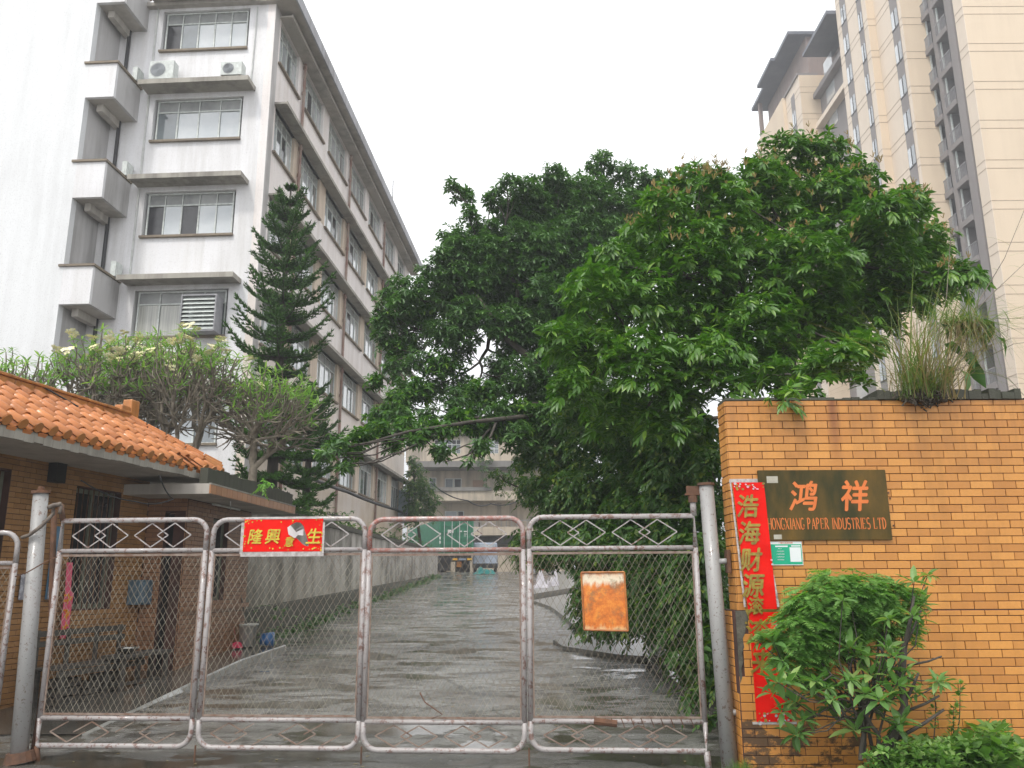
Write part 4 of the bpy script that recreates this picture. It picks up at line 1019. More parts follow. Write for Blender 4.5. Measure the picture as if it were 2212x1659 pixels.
# lozenges use the true pitch of the mesh rows: rows alternate, so halve the column pitch visually
gl1 = leaf(-4.33, -2.90, .13, 2.14, 'gate leaf hung on the left post, square cornered beside the post, pink strip behind it', False, True, bot_missing=True, seed=1)
gl2 = leaf(-2.835, -1.38, .125, 2.135, 'gate leaf with the torn red banner across its top', True, True, seed=2, bot_missing=True)
gl3 = leaf(-1.335, .095, .115, 2.125, 'centre right gate leaf with the salmon red rusted top tube', True, True, top_mat=M_gater, seed=3)
gl4 = leaf(.15, 1.655, .13, 2.13, 'right hand gate leaf carrying the rusty orange board', True, False, seed=4)
LF = Fr((-4.62, 8.10), (1, .10), (.1, -1))
gl0 = leaf(-1.62, -.10, .17, 2.03, 'partly cut off gate leaf at the left edge, left of the thick leaning post', True, True, fr=LF, seed=5)
for gt, x0 in ((gl2, -2.87), (gl3, -1.36), (gl4, .122)): MB().tube([GF(x0 + .01, -.02, .14), GF(x0 + .01, -.02, -.04)], .008, 6).build('drop_bolt', M_rust, gt)
MB().tube([GF(1.655, 0, 2.13), GF(1.655, 0, 2.30)], .028, 10).tube([GF(1.655, 0, .13), GF(1.67, 0, -.03)], .028, 10).build('hinge_stile', M_gate, gl4, smooth=True)
MB().tube([GF(-4.38, 0, 2.30), GF(-4.33, 0, 2.14)], .028, 10).tube([GF(-4.33, 0, .13), GF(-4.30, 0, -.03)], .026, 10).build('hinge_stile', M_rust, gl1, smooth=True)
rp = MB(); rp.tube([GF(.7, .02, .37), GF(.9, .02, .35)], .03, 8)
for k in range(9): x = .85 + k * .085; rp.tube([GF(x, .033, .40), GF(x + .03, .033, .32)], .004, 5)
rp.build('wire_ties', M_rust, gl4)
MB().tube([GF(-.72, .03, .385), GF(-.62, .05, .42), GF(-.78, .04, .52), GF(-.83, .03, .60)], .006, 5).build('bent_wire', M_rust, gl3)
# posts
pl = thing('gate_post', 'thick leaning grey steel post at the left end of the gate, rope round it', 'post', (-4.40, 8.05, 0), 'gate posts')
MB().tube([(-4.42, 8.02, -.05), (-4.56, 8.09, 2.40)], .075, 18, r2=.068).build('shaft', M_post, pl, smooth=True)
MB().tube([(-4.56, 8.09, 2.401), (-4.562, 8.09, 2.43)], .085, 16).tube([(-4.563, 8.09, 2.43), (-4.563, 8.09, 2.47)], .03, 8).build('cap', M_rust, pl)
MB().tube([(-4.41, 8.02, .005), (-4.42, 8.02, .09)], .13, 14, r2=.11).build('base_collar', M_rust, pl)
MB().tube([(-4.36, 8.13, .0), (-4.31, 8.13, 1.0), (-4.40, 8.14, 1.8), (-4.44, 8.14, 2.25)], .028, 8).build('rusty_stay', M_rust, pl, smooth=True)
rope = thing('tie_rope', 'knotted rope and cloth strip tied between the left post and the gate', 'rope', (-4.45, 8.0, 2.2))
MB().tube([(-4.64, 8.0, 1.98), (-4.56, 7.98, 2.0), (-4.46, 7.98, 2.08), (-4.38, 8.02, 2.20), (-4.40, 8.05, 2.27), (-4.33, 8.02, 2.30), (-4.30, 8.0, 2.27), (-4.31, 8.0, 2.2)], .017, 6).tube([(-4.42, 8.0, 2.26), (-4.36, 7.98, 2.28), (-4.30, 8.0, 2.29)], .022, 6).build('rope', simple('dirty_rope', (.20, .17, .14), .9, (.1, .08, .07), 20), rope, smooth=True)
MB().tube([(-4.64, 7.98, 1.62), (-4.5, 7.93, 1.66), (-4.38, 7.98, 1.75), (-4.31, 8.05, 1.80)], .006, 5).build('wire', M_rust, rope)
pr = thing('gate_post', 'straight pinkish grey steel post beside the orange tiled wall', 'post', (1.80, 7.66, 0), 'gate posts')
MB().tube([(1.83, 7.62, -.05), (1.775, 7.66, 2.40)], .071, 18, r2=.065).build('shaft', M_post, pr, smooth=True)
MB().tube([(1.774, 7.66, 2.401), (1.774, 7.66, 2.425)], .078, 16).build('cap', M_rust, pr)
MB().box(GF, 1.585, 1.75, -.03, .03, 2.315, 2.33).box(GF, 1.60, 1.72, -.012, .012, 2.331, 2.40).build('hinge_plate', M_rust, pr)
MB().tube([GF(1.655, 0, 2.25), GF(1.655, 0, 2.312)], .042, 10).build('hinge_collar', M_rust, pr)
for zt_ in (1.72, .45): MB().tube([(1.84, 7.62, zt_), (1.94, 7.62, zt_ + .003)], .026, 10).build('wall_tie', M_post, pr, smooth=True)
MB().box(WF, 1.905, 1.935, 7.57, 7.67, 1.62, 1.82).build('wall_bracket', M_rust, pr)
# torn banner on the second leaf
hb = thing('door_banner', 'torn red banner with four gold characters taped across the second gate leaf', 'banner', GF(-2.15, .04, 1.85))
HX0, HX1, HZ0, HZ1 = -2.525, -1.775, 1.835, 2.135
m = MB(); cols = [-2.525, -2.10, -2.02, -1.99, -1.93, -1.87, -1.775]
def ow(x): return .034 + .006 * math.sin(x * 19)
for a, b, z0a, z1a, z0b, z1b in ((-2.525, -2.3, HZ0, HZ1, HZ0, HZ1), (-2.3, -2.11, HZ0, HZ1, HZ0, HZ1), (-1.90, -1.775, HZ0, HZ1, HZ0, HZ1)):
    m.hexa([GF(a, ow(a), z0a), GF(b, ow(b), z0b), GF(b, ow(b) + .002, z0b), GF(a, ow(a) + .002, z0a), GF(a, ow(a), z1a), GF(b, ow(b), z1b), GF(b, ow(b) + .002, z1b), GF(a, ow(a) + .002, z1a)])
tear_t = [(-2.11, 2.05), (-2.07, 2.085), (-2.03, 2.105), (-1.99, 2.10), (-1.96, 2.07), (-1.935, 2.0), (-1.90, 1.90)]
tear_b = [(-2.11, 2.045), (-2.07, 1.99), (-2.03, 1.965), (-1.99, 1.93), (-1.96, 1.90), (-1.93, 1.885), (-1.90, 1.88)]
for (p, q) in zip(tear_t[:-1], tear_t[1:]): m.poly([GF(p[0], .036, p[1]), GF(q[0], .036, q[1]), GF(q[0], .036, HZ1), GF(p[0], .036, HZ1)])
for (p, q) in zip(tear_b[:-1], tear_b[1:]): m.poly([GF(p[0], .036, HZ0), GF(q[0], .036, HZ0), GF(q[0], .036, q[1]), GF(p[0], .036, p[1])])
m.build('paper', M_red, hb)
m = MB(); m.poly([GF(-2.11, .045, 2.055), GF(-2.075, .06, 2.075), GF(-2.0, .055, 1.99), GF(-2.03, .05, 1.955), GF(-2.09, .06, 1.99)]); m.poly([GF(-2.03, .05, 2.01), GF(-1.955, .045, 2.04), GF(-1.955, .045, 1.98), GF(-2.01, .05, 1.985)])
m.build('torn_flap', simple('paper_back', (.62, .58, .58), .5, (.5, .47, .48), 7), hb)
m = MB(); m.box(GF, HX0 - .03, HX0, .036, .038, HZ0 - .02, HZ1 - .03); m.box(GF, HX1, HX1 + .02, .036, .038, HZ0 - .02, HZ1 - .03); m.box(GF, HX0 - .02, HX1 + .02, .034, .036, HZ0 - .045, HZ0 - .002); m.box(GF, HX0 + .05, HX1 - .04, .040, .042, HZ1 - .001, HZ1 + .012)
m.build('plastic_edge', M_plast, hb)
M_gold2 = simple('bright_gold_foil', (.72, .55, .06), .25, (.42, .30, .04), 25, metal=.4)
for ch, x in (('隆', -2.41), ('興', -2.245), ('意', -2.085), ('生', -1.855)):
    text_on(ch, GF, x, .045, 1.975 if ch != '意' else 1.925, .135 if ch != '意' else .09, M_gold2, hb, 'character', .98, .0, .15, bold=.02)
m = MB(); random.seed(5)
for k in range(42):
    e = k % 4; x, z = (U(HX0 + .01, HX1 - .01), U(HZ1 - .035, HZ1 - .01)) if e == 0 else ((U(HX0 + .05, HX1 - .03), U(HZ0 + .015, HZ0 + .035)) if e == 1 else ((U(HX0, HX0 + .04), U(HZ0, HZ1)) if e == 2 else (U(HX1 - .035, HX1), U(HZ0, HZ1))))
    r = U(.004, .010); m.poly([GF(x + r * math.cos(a), .0425 + k * .00005, z + r * math.sin(a)) for a in np.linspace(0, 6.28, 7)[:-1]])
m.build('printed_flowers', M_gold2, hb)
# rusty board
def rustboard():
    m, n, l, b = nt('rusted_orange_enamel'); tc = n.new('ShaderNodeTexCoord'); sp = n.new('ShaderNodeSeparateXYZ'); l.new(tc.outputs['Generated'], sp.inputs[0])
    f = noise(n, l, 11, 8, .72, tc.outputs['Object']); f2 = noise(n, l, 16, 6, .7, pos(n, l, (1, 1, .35)))
    ora = ramp(n, l, f, [(.32, (.30, .07, .012)), (.5, (.62, .17, .02)), (.66, (.78, .30, .04))])
    t = math_(n, l, 'ADD', sp.outputs[2], math_(n, l, 'MULTIPLY', math_(n, l, 'SUBTRACT', f2, .5), .45))
    col = mix(n, l, ramp(n, l, t, [(.74, 0.0), (.84, 1.0), (.93, .8), (1.0, .2)]), ora, (.74, .66, .50))
    col = mix(n, l, ramp(n, l, t, [(.02, 1.0), (.10, .0)]), col, (.66, .45, .22))
    dk = noise(n, l, 6.5, 7, .7, tc.outputs['Object']); col = mix(n, l, ramp(n, l, dk, [(.52, 0.0), (.62, .7)]), col, (.20, .12, .05))
    l.new(col, b.inputs['Base Color']); b.inputs['Roughness'].default_value = .35; b.inputs['Coat Weight'].default_value = .2
    bump(n, l, b, f2, .2, .004); return m
M_board = rustboard()
bd = thing('rusty_board', 'rusted orange metal board fixed to the right gate leaf, writing worn away', 'sign board', GF(.82, .04, 1.12))
GB = Fr(GF(.82, .035, 1.375), GF.s, GF.o)
tl = .02
MB().hexa([GF(.635, .035, 1.135), GF(1.02, .035, 1.125), GF(1.02, .055, 1.125), GF(.635, .055, 1.135), GF(.62, .035, 1.63), GF(1.005, .035, 1.632), GF(1.005, .055, 1.632), GF(.62, .055, 1.63)]).build('panel', M_board, bd, bevel=.012)
m = MB(); q = [GF(.635, .060, 1.135), GF(1.02, .060, 1.125), GF(1.005, .060, 1.632), GF(.62, .060, 1.63)]
for i in range(4): m.tube([q[i], q[(i + 1) % 4]], .009, 6)
m.build('rim', simple('dark_rust_rim', (.30, .10, .03), .5, (.5, .2, .05), 9), bd)

# ================================================================== SMALLER THINGS
def gz3(x, y): return g(x, y) + .012 + max(0, min(.12, .035 * (y - 10.5))) if x < -4.2 and 9 < y < 15.8 else g(x, y)
# meter box, fire extinguisher, sheets on the guardhouse wall
sA, zA = G1.hit(270, 1309); sB, zB = G1.hit(307, 1255)
mbx = thing('meter_box', 'blue grey metal meter box on the guardhouse wall beside its narrow door', 'meter box', G1(sA, .1, zA))
MB().box(G1, sA, sB, .012, .20, zA, zB).build('casing', simple('blue_grey_paint', (.10, .16, .21), .5, (.08, .12, .15), 5), mbx, bevel=.008)
MB().box(G1, sA + .03, (sA + sB) / 2, .202, .215, zA + .03, zB - .03).build('door', simple('blue_grey_paint_b', (.15, .21, .26), .5), mbx)
s0, z0 = G1.hit(312, 1305); 
fx = thing('fire_extinguisher', 'red fire extinguisher handset hanging right of the blue grey meter box', 'extinguisher', G1(s0, .1, z0))
MB().tube([G1(s0 + .04, .10, z0 + .02), G1(s0 + .05, .10, z0 + .42)], .035, 8).tube([G1(s0 - .02, .10, z0 + .05), G1(s0 + .1, .1, z0 + .03)], .03, 8).tube([G1(s0, .10, z0 + .40), G1(s0 + .12, .1, z0 + .45)], .02, 6).build('body', simple('signal_red', (.6, .02, .015), .35), fx)
MB().tube([G1(s0 + .12, .12, z0 + .0), G1(s0 + .13, .12, z0 + .22)], .05, 8, r2=.03).build('flask', simple('pale_blue_plastic', (.30, .42, .50), .4), fx)
def hung(label, name, cat, u0, v0, u1, v1, mat, fr=G1, o=.03, th=.01, extra=None):
    a, za = fr.hit(u0, v1, o); b, zb = fr.hit(u1, v0, o)
    t = thing(name, label, cat, fr(a, o, za)); n = 6; m = MB()
    for k in range(n):
        x0, x1 = a + (b - a) * k / n, a + (b - a) * (k + 1) / n
        w0, w1 = .012 * math.sin(k * 1.9), .012 * math.sin((k + 1) * 1.9)
        m.hexa([fr(x0, o + w0, za), fr(x1, o + w1, za), fr(x1, o + w1 + th, za), fr(x0, o + w0 + th, za), fr(x0, o + w0, zb), fr(x1, o + w1, zb), fr(x1, o + w1 + th, zb), fr(x0, o + w0 + th, zb)])
    m.build('sheet', mat, t); return t, a, b, za, zb
M_blue = simple('blue_board', (.10, .22, .33), .45, (.07, .15, .24), 5); M_paper = simple('worn_notice_paper', (.46, .46, .50), .6, (.25, .25, .28), 22, lo=.45, hi=.55)
t, a, b, za, zb = hung('blue notice board with a printed sheet, on the guardhouse wall left of its window', 'notice_board', 'notice board', 96, 1140, 137, 1297, M_blue)
MB().box(G1, a, b, .06, .066, za, za + (zb - za) * .42).build('printed_sheet', M_paper, t)
hung('white printed sheet on the guardhouse wall at the left, partly behind the gate post', 'printed_notice', 'notice', 38, 1243, 72, 1298, M_paper)
# pink paper strip hanging on the window bars
ps = thing('paper_strip', 'pink paper strip with orange characters hanging over the guardhouse window edge', 'paper strip', G1(W1a, .1, 1.2))
M_pink = simple('pink_paper', (.74, .13, .22), .55, (.66, .10, .17), 6); M_orp = simple('orange_print', (.85, .30, .02), .5)
pts = [(150, 1217, 13), (146, 1278, 12), (149, 1285, 19), (142, 1330, 18), (137, 1382, 17)]
W_ = []
for (u, v, w) in pts:
    a, z = G1.hit(u - w / 2, v, .1); b, _ = G1.hit(u + w / 2, v, .1); W_.append((a, b, z))
m = MB()
for p, q in zip(W_[:-1], W_[1:]): m.hexa([G1(q[0], .10, q[2]), G1(q[1], .10, q[2]), G1(q[1], .104, q[2]), G1(q[0], .104, q[2]), G1(p[0], .10, p[2]), G1(p[1], .10, p[2]), G1(p[1], .104, p[2]), G1(p[0], .104, p[2])])
m.build('paper', M_pink, ps)
for k, (u, v) in enumerate(((146, 1296), (143, 1329), (140, 1357))):
    a, z = G1.hit(u, v, .106); m = MB(); r = .055
    random.seed(k + 40)
    for j in range(6): x, y = U(-.05, .05), U(-.06, .06); m.box(G1, a + x - .035, a + x + .035, .106 + j * .0006, .107 + j * .0006, z + y - .012, z + y + .012)
    m.box(G1, a - .01, a + .01, .111, .112, z - .07, z + .07); m.build('faded_character', M_orp, ps)
a, z = G1.hit(138, 1386, .1); MB().box(G1, a - .05, a + .06, .10, .104, z - .04, z + .02).build('tail', M_orp, ps)
# bench and low table on the porch
def leg_(m, x, y, z, h, w=.05): m.box(WF, x - w / 2, x + w / 2, y - w / 2, y + w / 2, z, z + h)
BN = Fr((-5.93, 10.55), DL, (1, -.186))
bn = thing('porch_bench', 'dark slatted wooden bench with an open back against the guardhouse wall', 'bench', BN(.6, .2, .12))
zf_ = .12; BLn = 1.72
for s in (.05, BLn - .08, .6, 1.15): MB().box(BN, s, s + .05, .10, .14, zf_ + .42, zf_ + .88).build('back_post', M_plank, bn)
for z in (.80, .68): MB().box(BN, .0, BLn, .142, .165, zf_ + z, zf_ + z + .07).build('back_rail', M_plank, bn)
for k in range(4): MB().box(BN, .0, BLn, .12 + k * .10, .21 + k * .10, zf_ + .42, zf_ + .445).build('seat_slat', M_plank, bn)
for s in (.08, BLn - .13):
    for o in (.13, .46): MB().box(BN, s, s + .05, o, o + .05, zf_ - .02, zf_ + .415).build('leg', M_plank, bn)
MB().box(BN, .0, BLn, .49, .515, zf_ + .34, zf_ + .41).build('apron', M_plank, bn)
TB = Fr((-5.35, 11.55), DL, (1, -.186))
tbn = thing('low_table', 'small dark wooden stool table standing past the end of the porch bench', 'table', TB(.4, .1, .14))
MB().box(TB, -.15, .95, .0, .34, .60, .64).build('top', M_plank, tbn)
for s in (-.1, .85):
    for o in (.03, .26): MB().box(TB, s, s + .05, o, o + .05, .12, .598).build('leg', M_plank, tbn)
MB().box(TB, -.1, .9, .15, .19, .24, .28).build('stretcher', M_plank, tbn)
bowl = MB().lathe(TB(.15, .17, .64), [(.02, .0), (.07, .01), (.13, .06), (.15, .09), (.14, .09), (.12, .06), (.0, .015)], 18).build('bowl', simple('steel_bowl', (.5, .5, .48), .15, metal=.9), None, smooth=True)
tag(bowl, 'shiny metal bowl resting on the low dark table', 'bowl')
crt = thing('junk_crate', 'dark heap of stacked crates stored under the porch bench', 'crate', BN(.4, .3, .1))
for (s, o, z, w, d, h) in ((.18, .2, zf_, .35, .24, .3), (.60, .22, zf_, .3, .22, .22), (1.0, .2, zf_, .42, .24, .28)):
    c = MB().box(BN, s, s + w, o, o + d, z, z + h * .28)
    c.box(BN, s, s + w, o, o + d, z + h * .36, z + h * .62).box(BN, s, s + w, o, o + d, z + h * .70, z + h)
    c.build('crate_side', M_plank, crt)
# cleaning things at the far corner of the guardhouse
bk = thing('bucket', 'white plastic bucket standing at the far corner of the guardhouse', 'bucket', (-4.72, 15.45, .44))
zb = .46
MB().lathe((-4.72, 15.45, zb), [(.0, 0), (.13, .0), (.165, .36), (.18, .36), (.18, .39), (.16, .39), (.125, .02), (0, .02)], 20).build('body', simple('white_plastic', (.62, .62, .58), .4, (.5, .5, .46), 4), bk, smooth=True)
MB().tube([(-4.72 + .17 * math.cos(a), 15.45, zb + .38 - .14 * math.sin(a)) for a in np.linspace(0, math.pi, 9)], .006, 5).build('handle', M_rail, bk)
bb2 = thing('blue_basin', 'blue plastic bucket lying on its side beside the white bucket', 'bucket', (-4.42, 15.6, .46))
MB().tube([(-4.52, 15.6, .57), (-4.30, 15.62, .57)], .10, 16, r2=.125).build('body', simple('blue_plastic', (.03, .14, .36), .35), bb2, smooth=True)
ms_ = thing('mop', 'long handled mop with a bright pink head leaning on the guardhouse corner', 'mop', (-4.85, 15.2, .4))
MB().tube([(-4.80, 15.15, .50), (-5.02, 15.05, 1.45)], .012, 6).build('handle', simple('red_brown_stick', (.25, .07, .05), .6), ms_)
m = MB(); random.seed(9)
for k in range(40):
    a = U(0, 6.28); r = U(.03, .12); m.tube([(-4.80, 15.15, .55), (-4.80 + r * .6 * math.cos(a), 15.15 + r * .6 * math.sin(a), .53), (-4.80 + r * math.cos(a), 15.15 + r * math.sin(a), .455)], .014, 5)
m.build('head', simple('pink_strands', (.75, .06, .14), .7), ms_)
br_ = thing('broom', 'broom with thin brown stick propped on the guardhouse ledge behind the white bucket', 'broom', (-4.7, 15.3, .44))
MB().tube([(-4.70, 15.55, .5), (-4.88, 15.3, 1.5)], .012, 6).build('stick', M_plank, br_)
MB().tube([(-4.70, 15.55, .47), (-4.73, 15.5, .70)], .09, 8, r2=.03).build('bristles', M_bark, br_)
# scooter half in view on the far left
def scooter(P, yaw, label, body, scale=1, group=None):
    t = thing('scooter', label, 'scooter', P, group)
    fr = Fr(P, (math.cos(yaw), math.sin(yaw)), (-math.sin(yaw), math.cos(yaw)))
    for s in (0, 1.25):
        w = MB(); pts = [fr(s + .25 * math.cos(a), 0, .25 + .25 * math.sin(a)) for a in np.linspace(0, 2 * math.pi, 17)]; w.tube(pts, .05, 7, cap=False)
        wh = w.build('wheel', M_black, t, smooth=True)
        MB().tube([fr(s, -.03, .25), fr(s, .03, .25)], .14, 12).build('hub', M_rail, wh)
    m = MB(); m.tube([fr(-.15, 0, .62), fr(.1, 0, .60), fr(.42, 0, .40), fr(.8, 0, .35), fr(1.02, 0, .55), fr(1.08, 0, .85)], [.10, .17, .15, .10, .10, .09], 10)
    m.tube([fr(1.05, 0, .5), fr(1.3, 0, .48)], .09, 8, r2=.07)
    m.build('body', body, t, smooth=True)
    MB().tube([fr(-.22, 0, .74), fr(0, 0, .80), fr(.3, 0, .77), fr(.48, 0, .72)], [.08, .14, .14, .09], 10).build('seat', M_black, t, smooth=True)
    MB().tube([fr(1.25, 0, .25), fr(1.06, 0, .95)], .03, 6).tube([fr(1.05, -.32, 1.0), fr(1.07, 0, .95), fr(1.05, .32, 1.0)], .02, 6).build('handlebar', M_rail, t, smooth=True)
    MB().tube([fr(1.12, 0, .86), fr(1.2, 0, .86)], .08, 10, r2=.07).build('headlight', simple('lamp_glass', (.6, .6, .58), .1, coat=1), t)
    for o in (-.3, .3): MB().tube([fr(1.05, o, 1.0), fr(1.0, o * 1.1, 1.2)], .008, 5).tube([fr(.99, o * 1.1 - .05, 1.22), fr(.99, o * 1.1 + .05, 1.22)], .045, 8).build('mirror', M_black, t)
    MB().bar(fr(.4, .05, .25), fr(.42, .25, .02), .02).build('stand', M_rail, t)
    return t
M_redp = simple('red_fairing', (.50, .03, .02), .3, coat=.6); M_dkp = simple('dark_fairing', (.03, .03, .035), .3, coat=.6)
scooter(Vector((-5.85, 9.3, .0)), rad(200), 'dark scooter parked under the porch, only its front wheel side shows at the left edge', M_dkp)
scooter(Vector((2.30, 52.0, g(0, 52))), rad(215), 'small red motor scooter parked at the far top of the drive', M_redp)
scooter(Vector((2.55, 22.5, g(0, 22.5))), rad(120), 'dark motor scooter half hidden in the greenery at the right of the drive', M_dkp)
# green container lorry
TY = 61.5; tz = g(0, TY)
a_ = rad(17); TR = Fr((-5.25, TY, tz), (math.cos(a_) * 1, math.sin(a_) * .35), (0, -1))
TR = Fr((-5.35, TY, tz), (1, 0.0), (0, -1)); LD = Vector((-.31, .95, 0)).normalized()
tk = thing('container_lorry', 'green shipping container on a lorry chassis parked tail first at the top of the drive', 'lorry', (-4.1, TY, tz))
M_cont = simple('green_container_paint', (.02, .16, .085), .5, (.02, .12, .07), 3); M_contd = simple('green_container_trim', (.03, .20, .11), .5)  # second green is slightly lighter, for frame, ribs and corrugation
wd, hc, zc0 = 2.5, 2.55, 1.22
def tp(x, y, z): return TR.P + Vector((x, 0, z)) + LD * y
def tbx(m, x0, x1, y0, y1, z0, z1): return m.hexa([tp(x0, y0, z0), tp(x1, y0, z0), tp(x1, y1, z0), tp(x0, y1, z0), tp(x0, y0, z1), tp(x1, y0, z1), tp(x1, y1, z1), tp(x0, y1, z1)])
tbx(MB(), .03, wd - .03, .05, 12, zc0, zc0 + hc).build('container_box', M_cont, tk)
m = MB()
for (x0, x1, z0, z1) in ((0, .14, zc0, zc0 + hc), (wd - .14, wd, zc0, zc0 + hc), (.141, wd - .141, zc0, zc0 + .14), (.141, wd - .141, zc0 + hc - .12, zc0 + hc)): tbx(m, x0, x1, -.02, .05, z0, z1)
m.build('rear_frame', M_contd, tk)
for k in (0, 1):
    x0 = .15 + k * 1.11; d_ = tbx(MB(), x0, x0 + 1.09, -.0, .045, zc0 + .15, zc0 + hc - .13).build('door', M_cont, tk)
    m = MB()
    for j in range(5): z = zc0 + .25 + j * .45; tbx(m, x0 + .05, x0 + 1.04, -.025, -.001, z, z + .2)
    m.build('door_rib', M_contd, d_)
    m = MB()
    for xx in (x0 + .22, x0 + .78): m.tube([tp(xx, -.05, zc0 + .1), tp(xx, -.05, zc0 + hc - .08)], .025, 6)
    m.build('lock_rod', M_alu, d_)
m = MB()
for k in range(40): y = .3 + k * .29; tbx(m, -.0, .03, y, y + .14, zc0 + .15, zc0 + hc - .12)
m.build('side_corrugation', M_contd, tk)
m = MB()
for (x, z, w, h) in ((.62, 1.85, .24, .24), (.95, 1.85, .08, .2), (1.5, 1.92, .14, .10), (1.8, 1.92, .22, .08), (1.8, 1.75, .18, .05), (1.8, 1.62, .14, .04), (.02, 1.7, .1, .16), (.02, 1.4, .1, .2), (.02, 1.1, .1, .2)): tbx(m, x, x + w, -.035, -.028, zc0 + z - .3, zc0 + z - .3 + h)
m.build('white_markings', simple('white_stencil', (.75, .75, .72), .5), tk)
tbx(MB(), .1, 2.4, .2, 11.8, .85, zc0 - .01).build('chassis', M_black, tk)
m = MB(); tbx(m, .1, 2.4, -.0, .2, .78, 1.0); m.build('bumper', M_black, tk)
m = MB(); tbx(m, 1.0, 1.34, -.02, -.001, .84, .98); tbx(m, 2.06, 2.38, -.02, -.001, .84, .98); m.build('tail_stripe', simple('yellow_red_stripe', (.80, .33, .03), .4, (.7, .5, .03), 3), tk)
tbx(MB(), 1.45, 1.95, -.02, -.001, .84, .96).build('number_plate', simple('blue_plate', (.05, .10, .22), .4, (.4, .45, .5), 30), tk)
for x in (.0, .42, 1.75, 2.12):
    for y in (.9, 2.2):
        w = MB().tube([tp(x + .02, y, .5), tp(x + .36, y, .5)], .5, 20); wl_ = w.build('wheel', M_black, tk)
        if y < 1: MB().tube([tp(x + .0, y - .0, .5), tp(x + .0195, y, .5)], .25, 12).build('rim', M_rail, wl_)
m = MB(); tbx(m, .05, .95, .32, .36, .1, .8); m.build('mudflap', M_black, tk); m = MB(); tbx(m, 1.35, 1.68, .1, .3, .35, .75); m.build('hanging_box', simple('orange_box', (.4, .16, .03), .6), tk)
# pale blue van seen past the lorry
vn = thing('parked_van', 'pale grey blue van tail parked right of the green container lorry', 'van', (-2.0, 62, tz))
VF = Fr((at(1018, 1200, 63).x + .1, 63, g(0, 63)), (1, 0), (0, -1)); M_van = simple('pale_blue_paint', (.32, .38, .48), .35, coat=.6)
m = MB(); m.hexa([VF(0, 0, .45), VF(1.85, 0, .45), VF(1.85, -4, .45), VF(0, -4, .45), VF(.06, -.15, 2.15), VF(1.8, -.15, 2.15), VF(1.8, -3.7, 2.15), VF(.06, -3.7, 2.15)]); m.build('body', M_van, vn, bevel=.08)
MB().box(VF, .2, 1.65, .003 - .09, .0, 1.72, 2.0).build('rear_window', simple('van_glass', (.50, .55, .62), .1, coat=1), vn)
MB().box(VF, .0, 1.85, .0, .08, .28, .62).build('bumper', M_black, vn)
for s in (.05, 1.55): MB().tube([VF(s, -.6, .32), VF(s + .24, -.6, .32)], .32, 14).build('wheel', M_black, vn)
# turquoise tarpaulin heap, sacks
def heap(P, w, d, h, mat, name, label, cat, seed, n=16):
    random.seed(seed); V = []; F = []
    for j in range(n):
        for i in range(n):
            x = -1 + 2 * i / (n - 1); y = -1 + 2 * j / (n - 1); r = math.sqrt(x * x + y * y)
            z = max(0, 1 - r ** 1.6) * h * (.75 + .5 * math.sin(x * 5 + seed) * math.cos(y * 4)) + U(-.05, .05) * h
            V.append((P[0] + x * w, P[1] + y * d, P[2] + max(-.02, z)))
    for j in range(n - 1):
        for i in range(n - 1): F.append((j * n + i, j * n + i + 1, (j + 1) * n + i + 1, (j + 1) * n + i))
    m = MB(); m.v = V; m.f = F; o = m.build(name, mat); tag(o, label, cat); return o
p = at(1047, 1237, 54); heap((p.x, 54, g(0, 54)), .7, .7, .5, simple('turquoise_tarp', (.03, .26, .23), .45, (.02, .20, .19), 5, spec=.2), 'tarpaulin', 'crumpled turquoise tarpaulin heaped on the drive in front of the pale van', 'tarpaulin', 4)
p = at(1168, 1228, 33); heap((p.x, 33, g(0, 33)), .55, .5, .75, simple('white_sack', (.58, .56, .60), .6, (.42, .40, .44), 4), 'sack', 'white plastic sack slumped at the right edge of the drive, in front of the bushes', 'sack', 8)
p = at(1183, 1200, 34); heap((p.x + .2, 34, g(0, 34)), .32, .4, .95, MATS['white_sack'], 'sack', 'tall white plastic bundle behind the slumped sack at the right of the drive', 'sack', 12)
# broken concrete ramps right of the drive
def slabpoly(name, pts, h, mat, label, cat, tilt=0):
    m = MB(); n = len(pts)
    tp_ = [(x, y, g(x, y) + h + tilt * (x - pts[0][0])) for x, y in pts]; bt_ = [(x, y, g(x, y) - .2) for x, y in pts]
    m.poly(tp_)
    for i in range(n): j = (i + 1) % n; m.poly([bt_[i], bt_[j], tp_[j], tp_[i]])
    o = m.build(name, mat); tag(o, label, cat, kind=None); return o
def gp(u, v):
    d = ray(u, v); t = (EYE + .045 * 8.5) / (.045 * d.y - d.z); return (d.x * t, d.y * t)
slabpoly('concrete_ramp', [gp(1190, 1320), gp(1222, 1345), gp(1248, 1372), gp(1300, 1352), gp(1400, 1330), gp(1400, 1270), gp(1240, 1290), gp(1150, 1305)], .10, M_ramp, 'pale wet ragged concrete ramp at the right of the drive, nearest the sacks', 'ramp', .02)
slabpoly('concrete_ramp', [gp(1215, 1405), gp(1195, 1390), gp(1260, 1378), gp(1400, 1360), gp(1500, 1360), gp(1500, 1440), gp(1330, 1425)], .06, M_ramp, 'low ragged concrete slab at the right of the drive, behind the rusty board', 'ramp', .015)
slabpoly('earth_bank', [gp(1150, 1300), gp(1240, 1288), gp(1400, 1268), gp(1500, 1262), gp(1400, 1245), gp(1210, 1248), gp(1160, 1275)], .22, M_ramp, 'grey muddy bank between the ramp and the bushes', 'bank', .04)
kb = thing('kerb_stones', 'short dark wet stone kerb at the foot of the bushes right of the drive', 'kerb', (2.2, 12, .1))
random.seed(2)
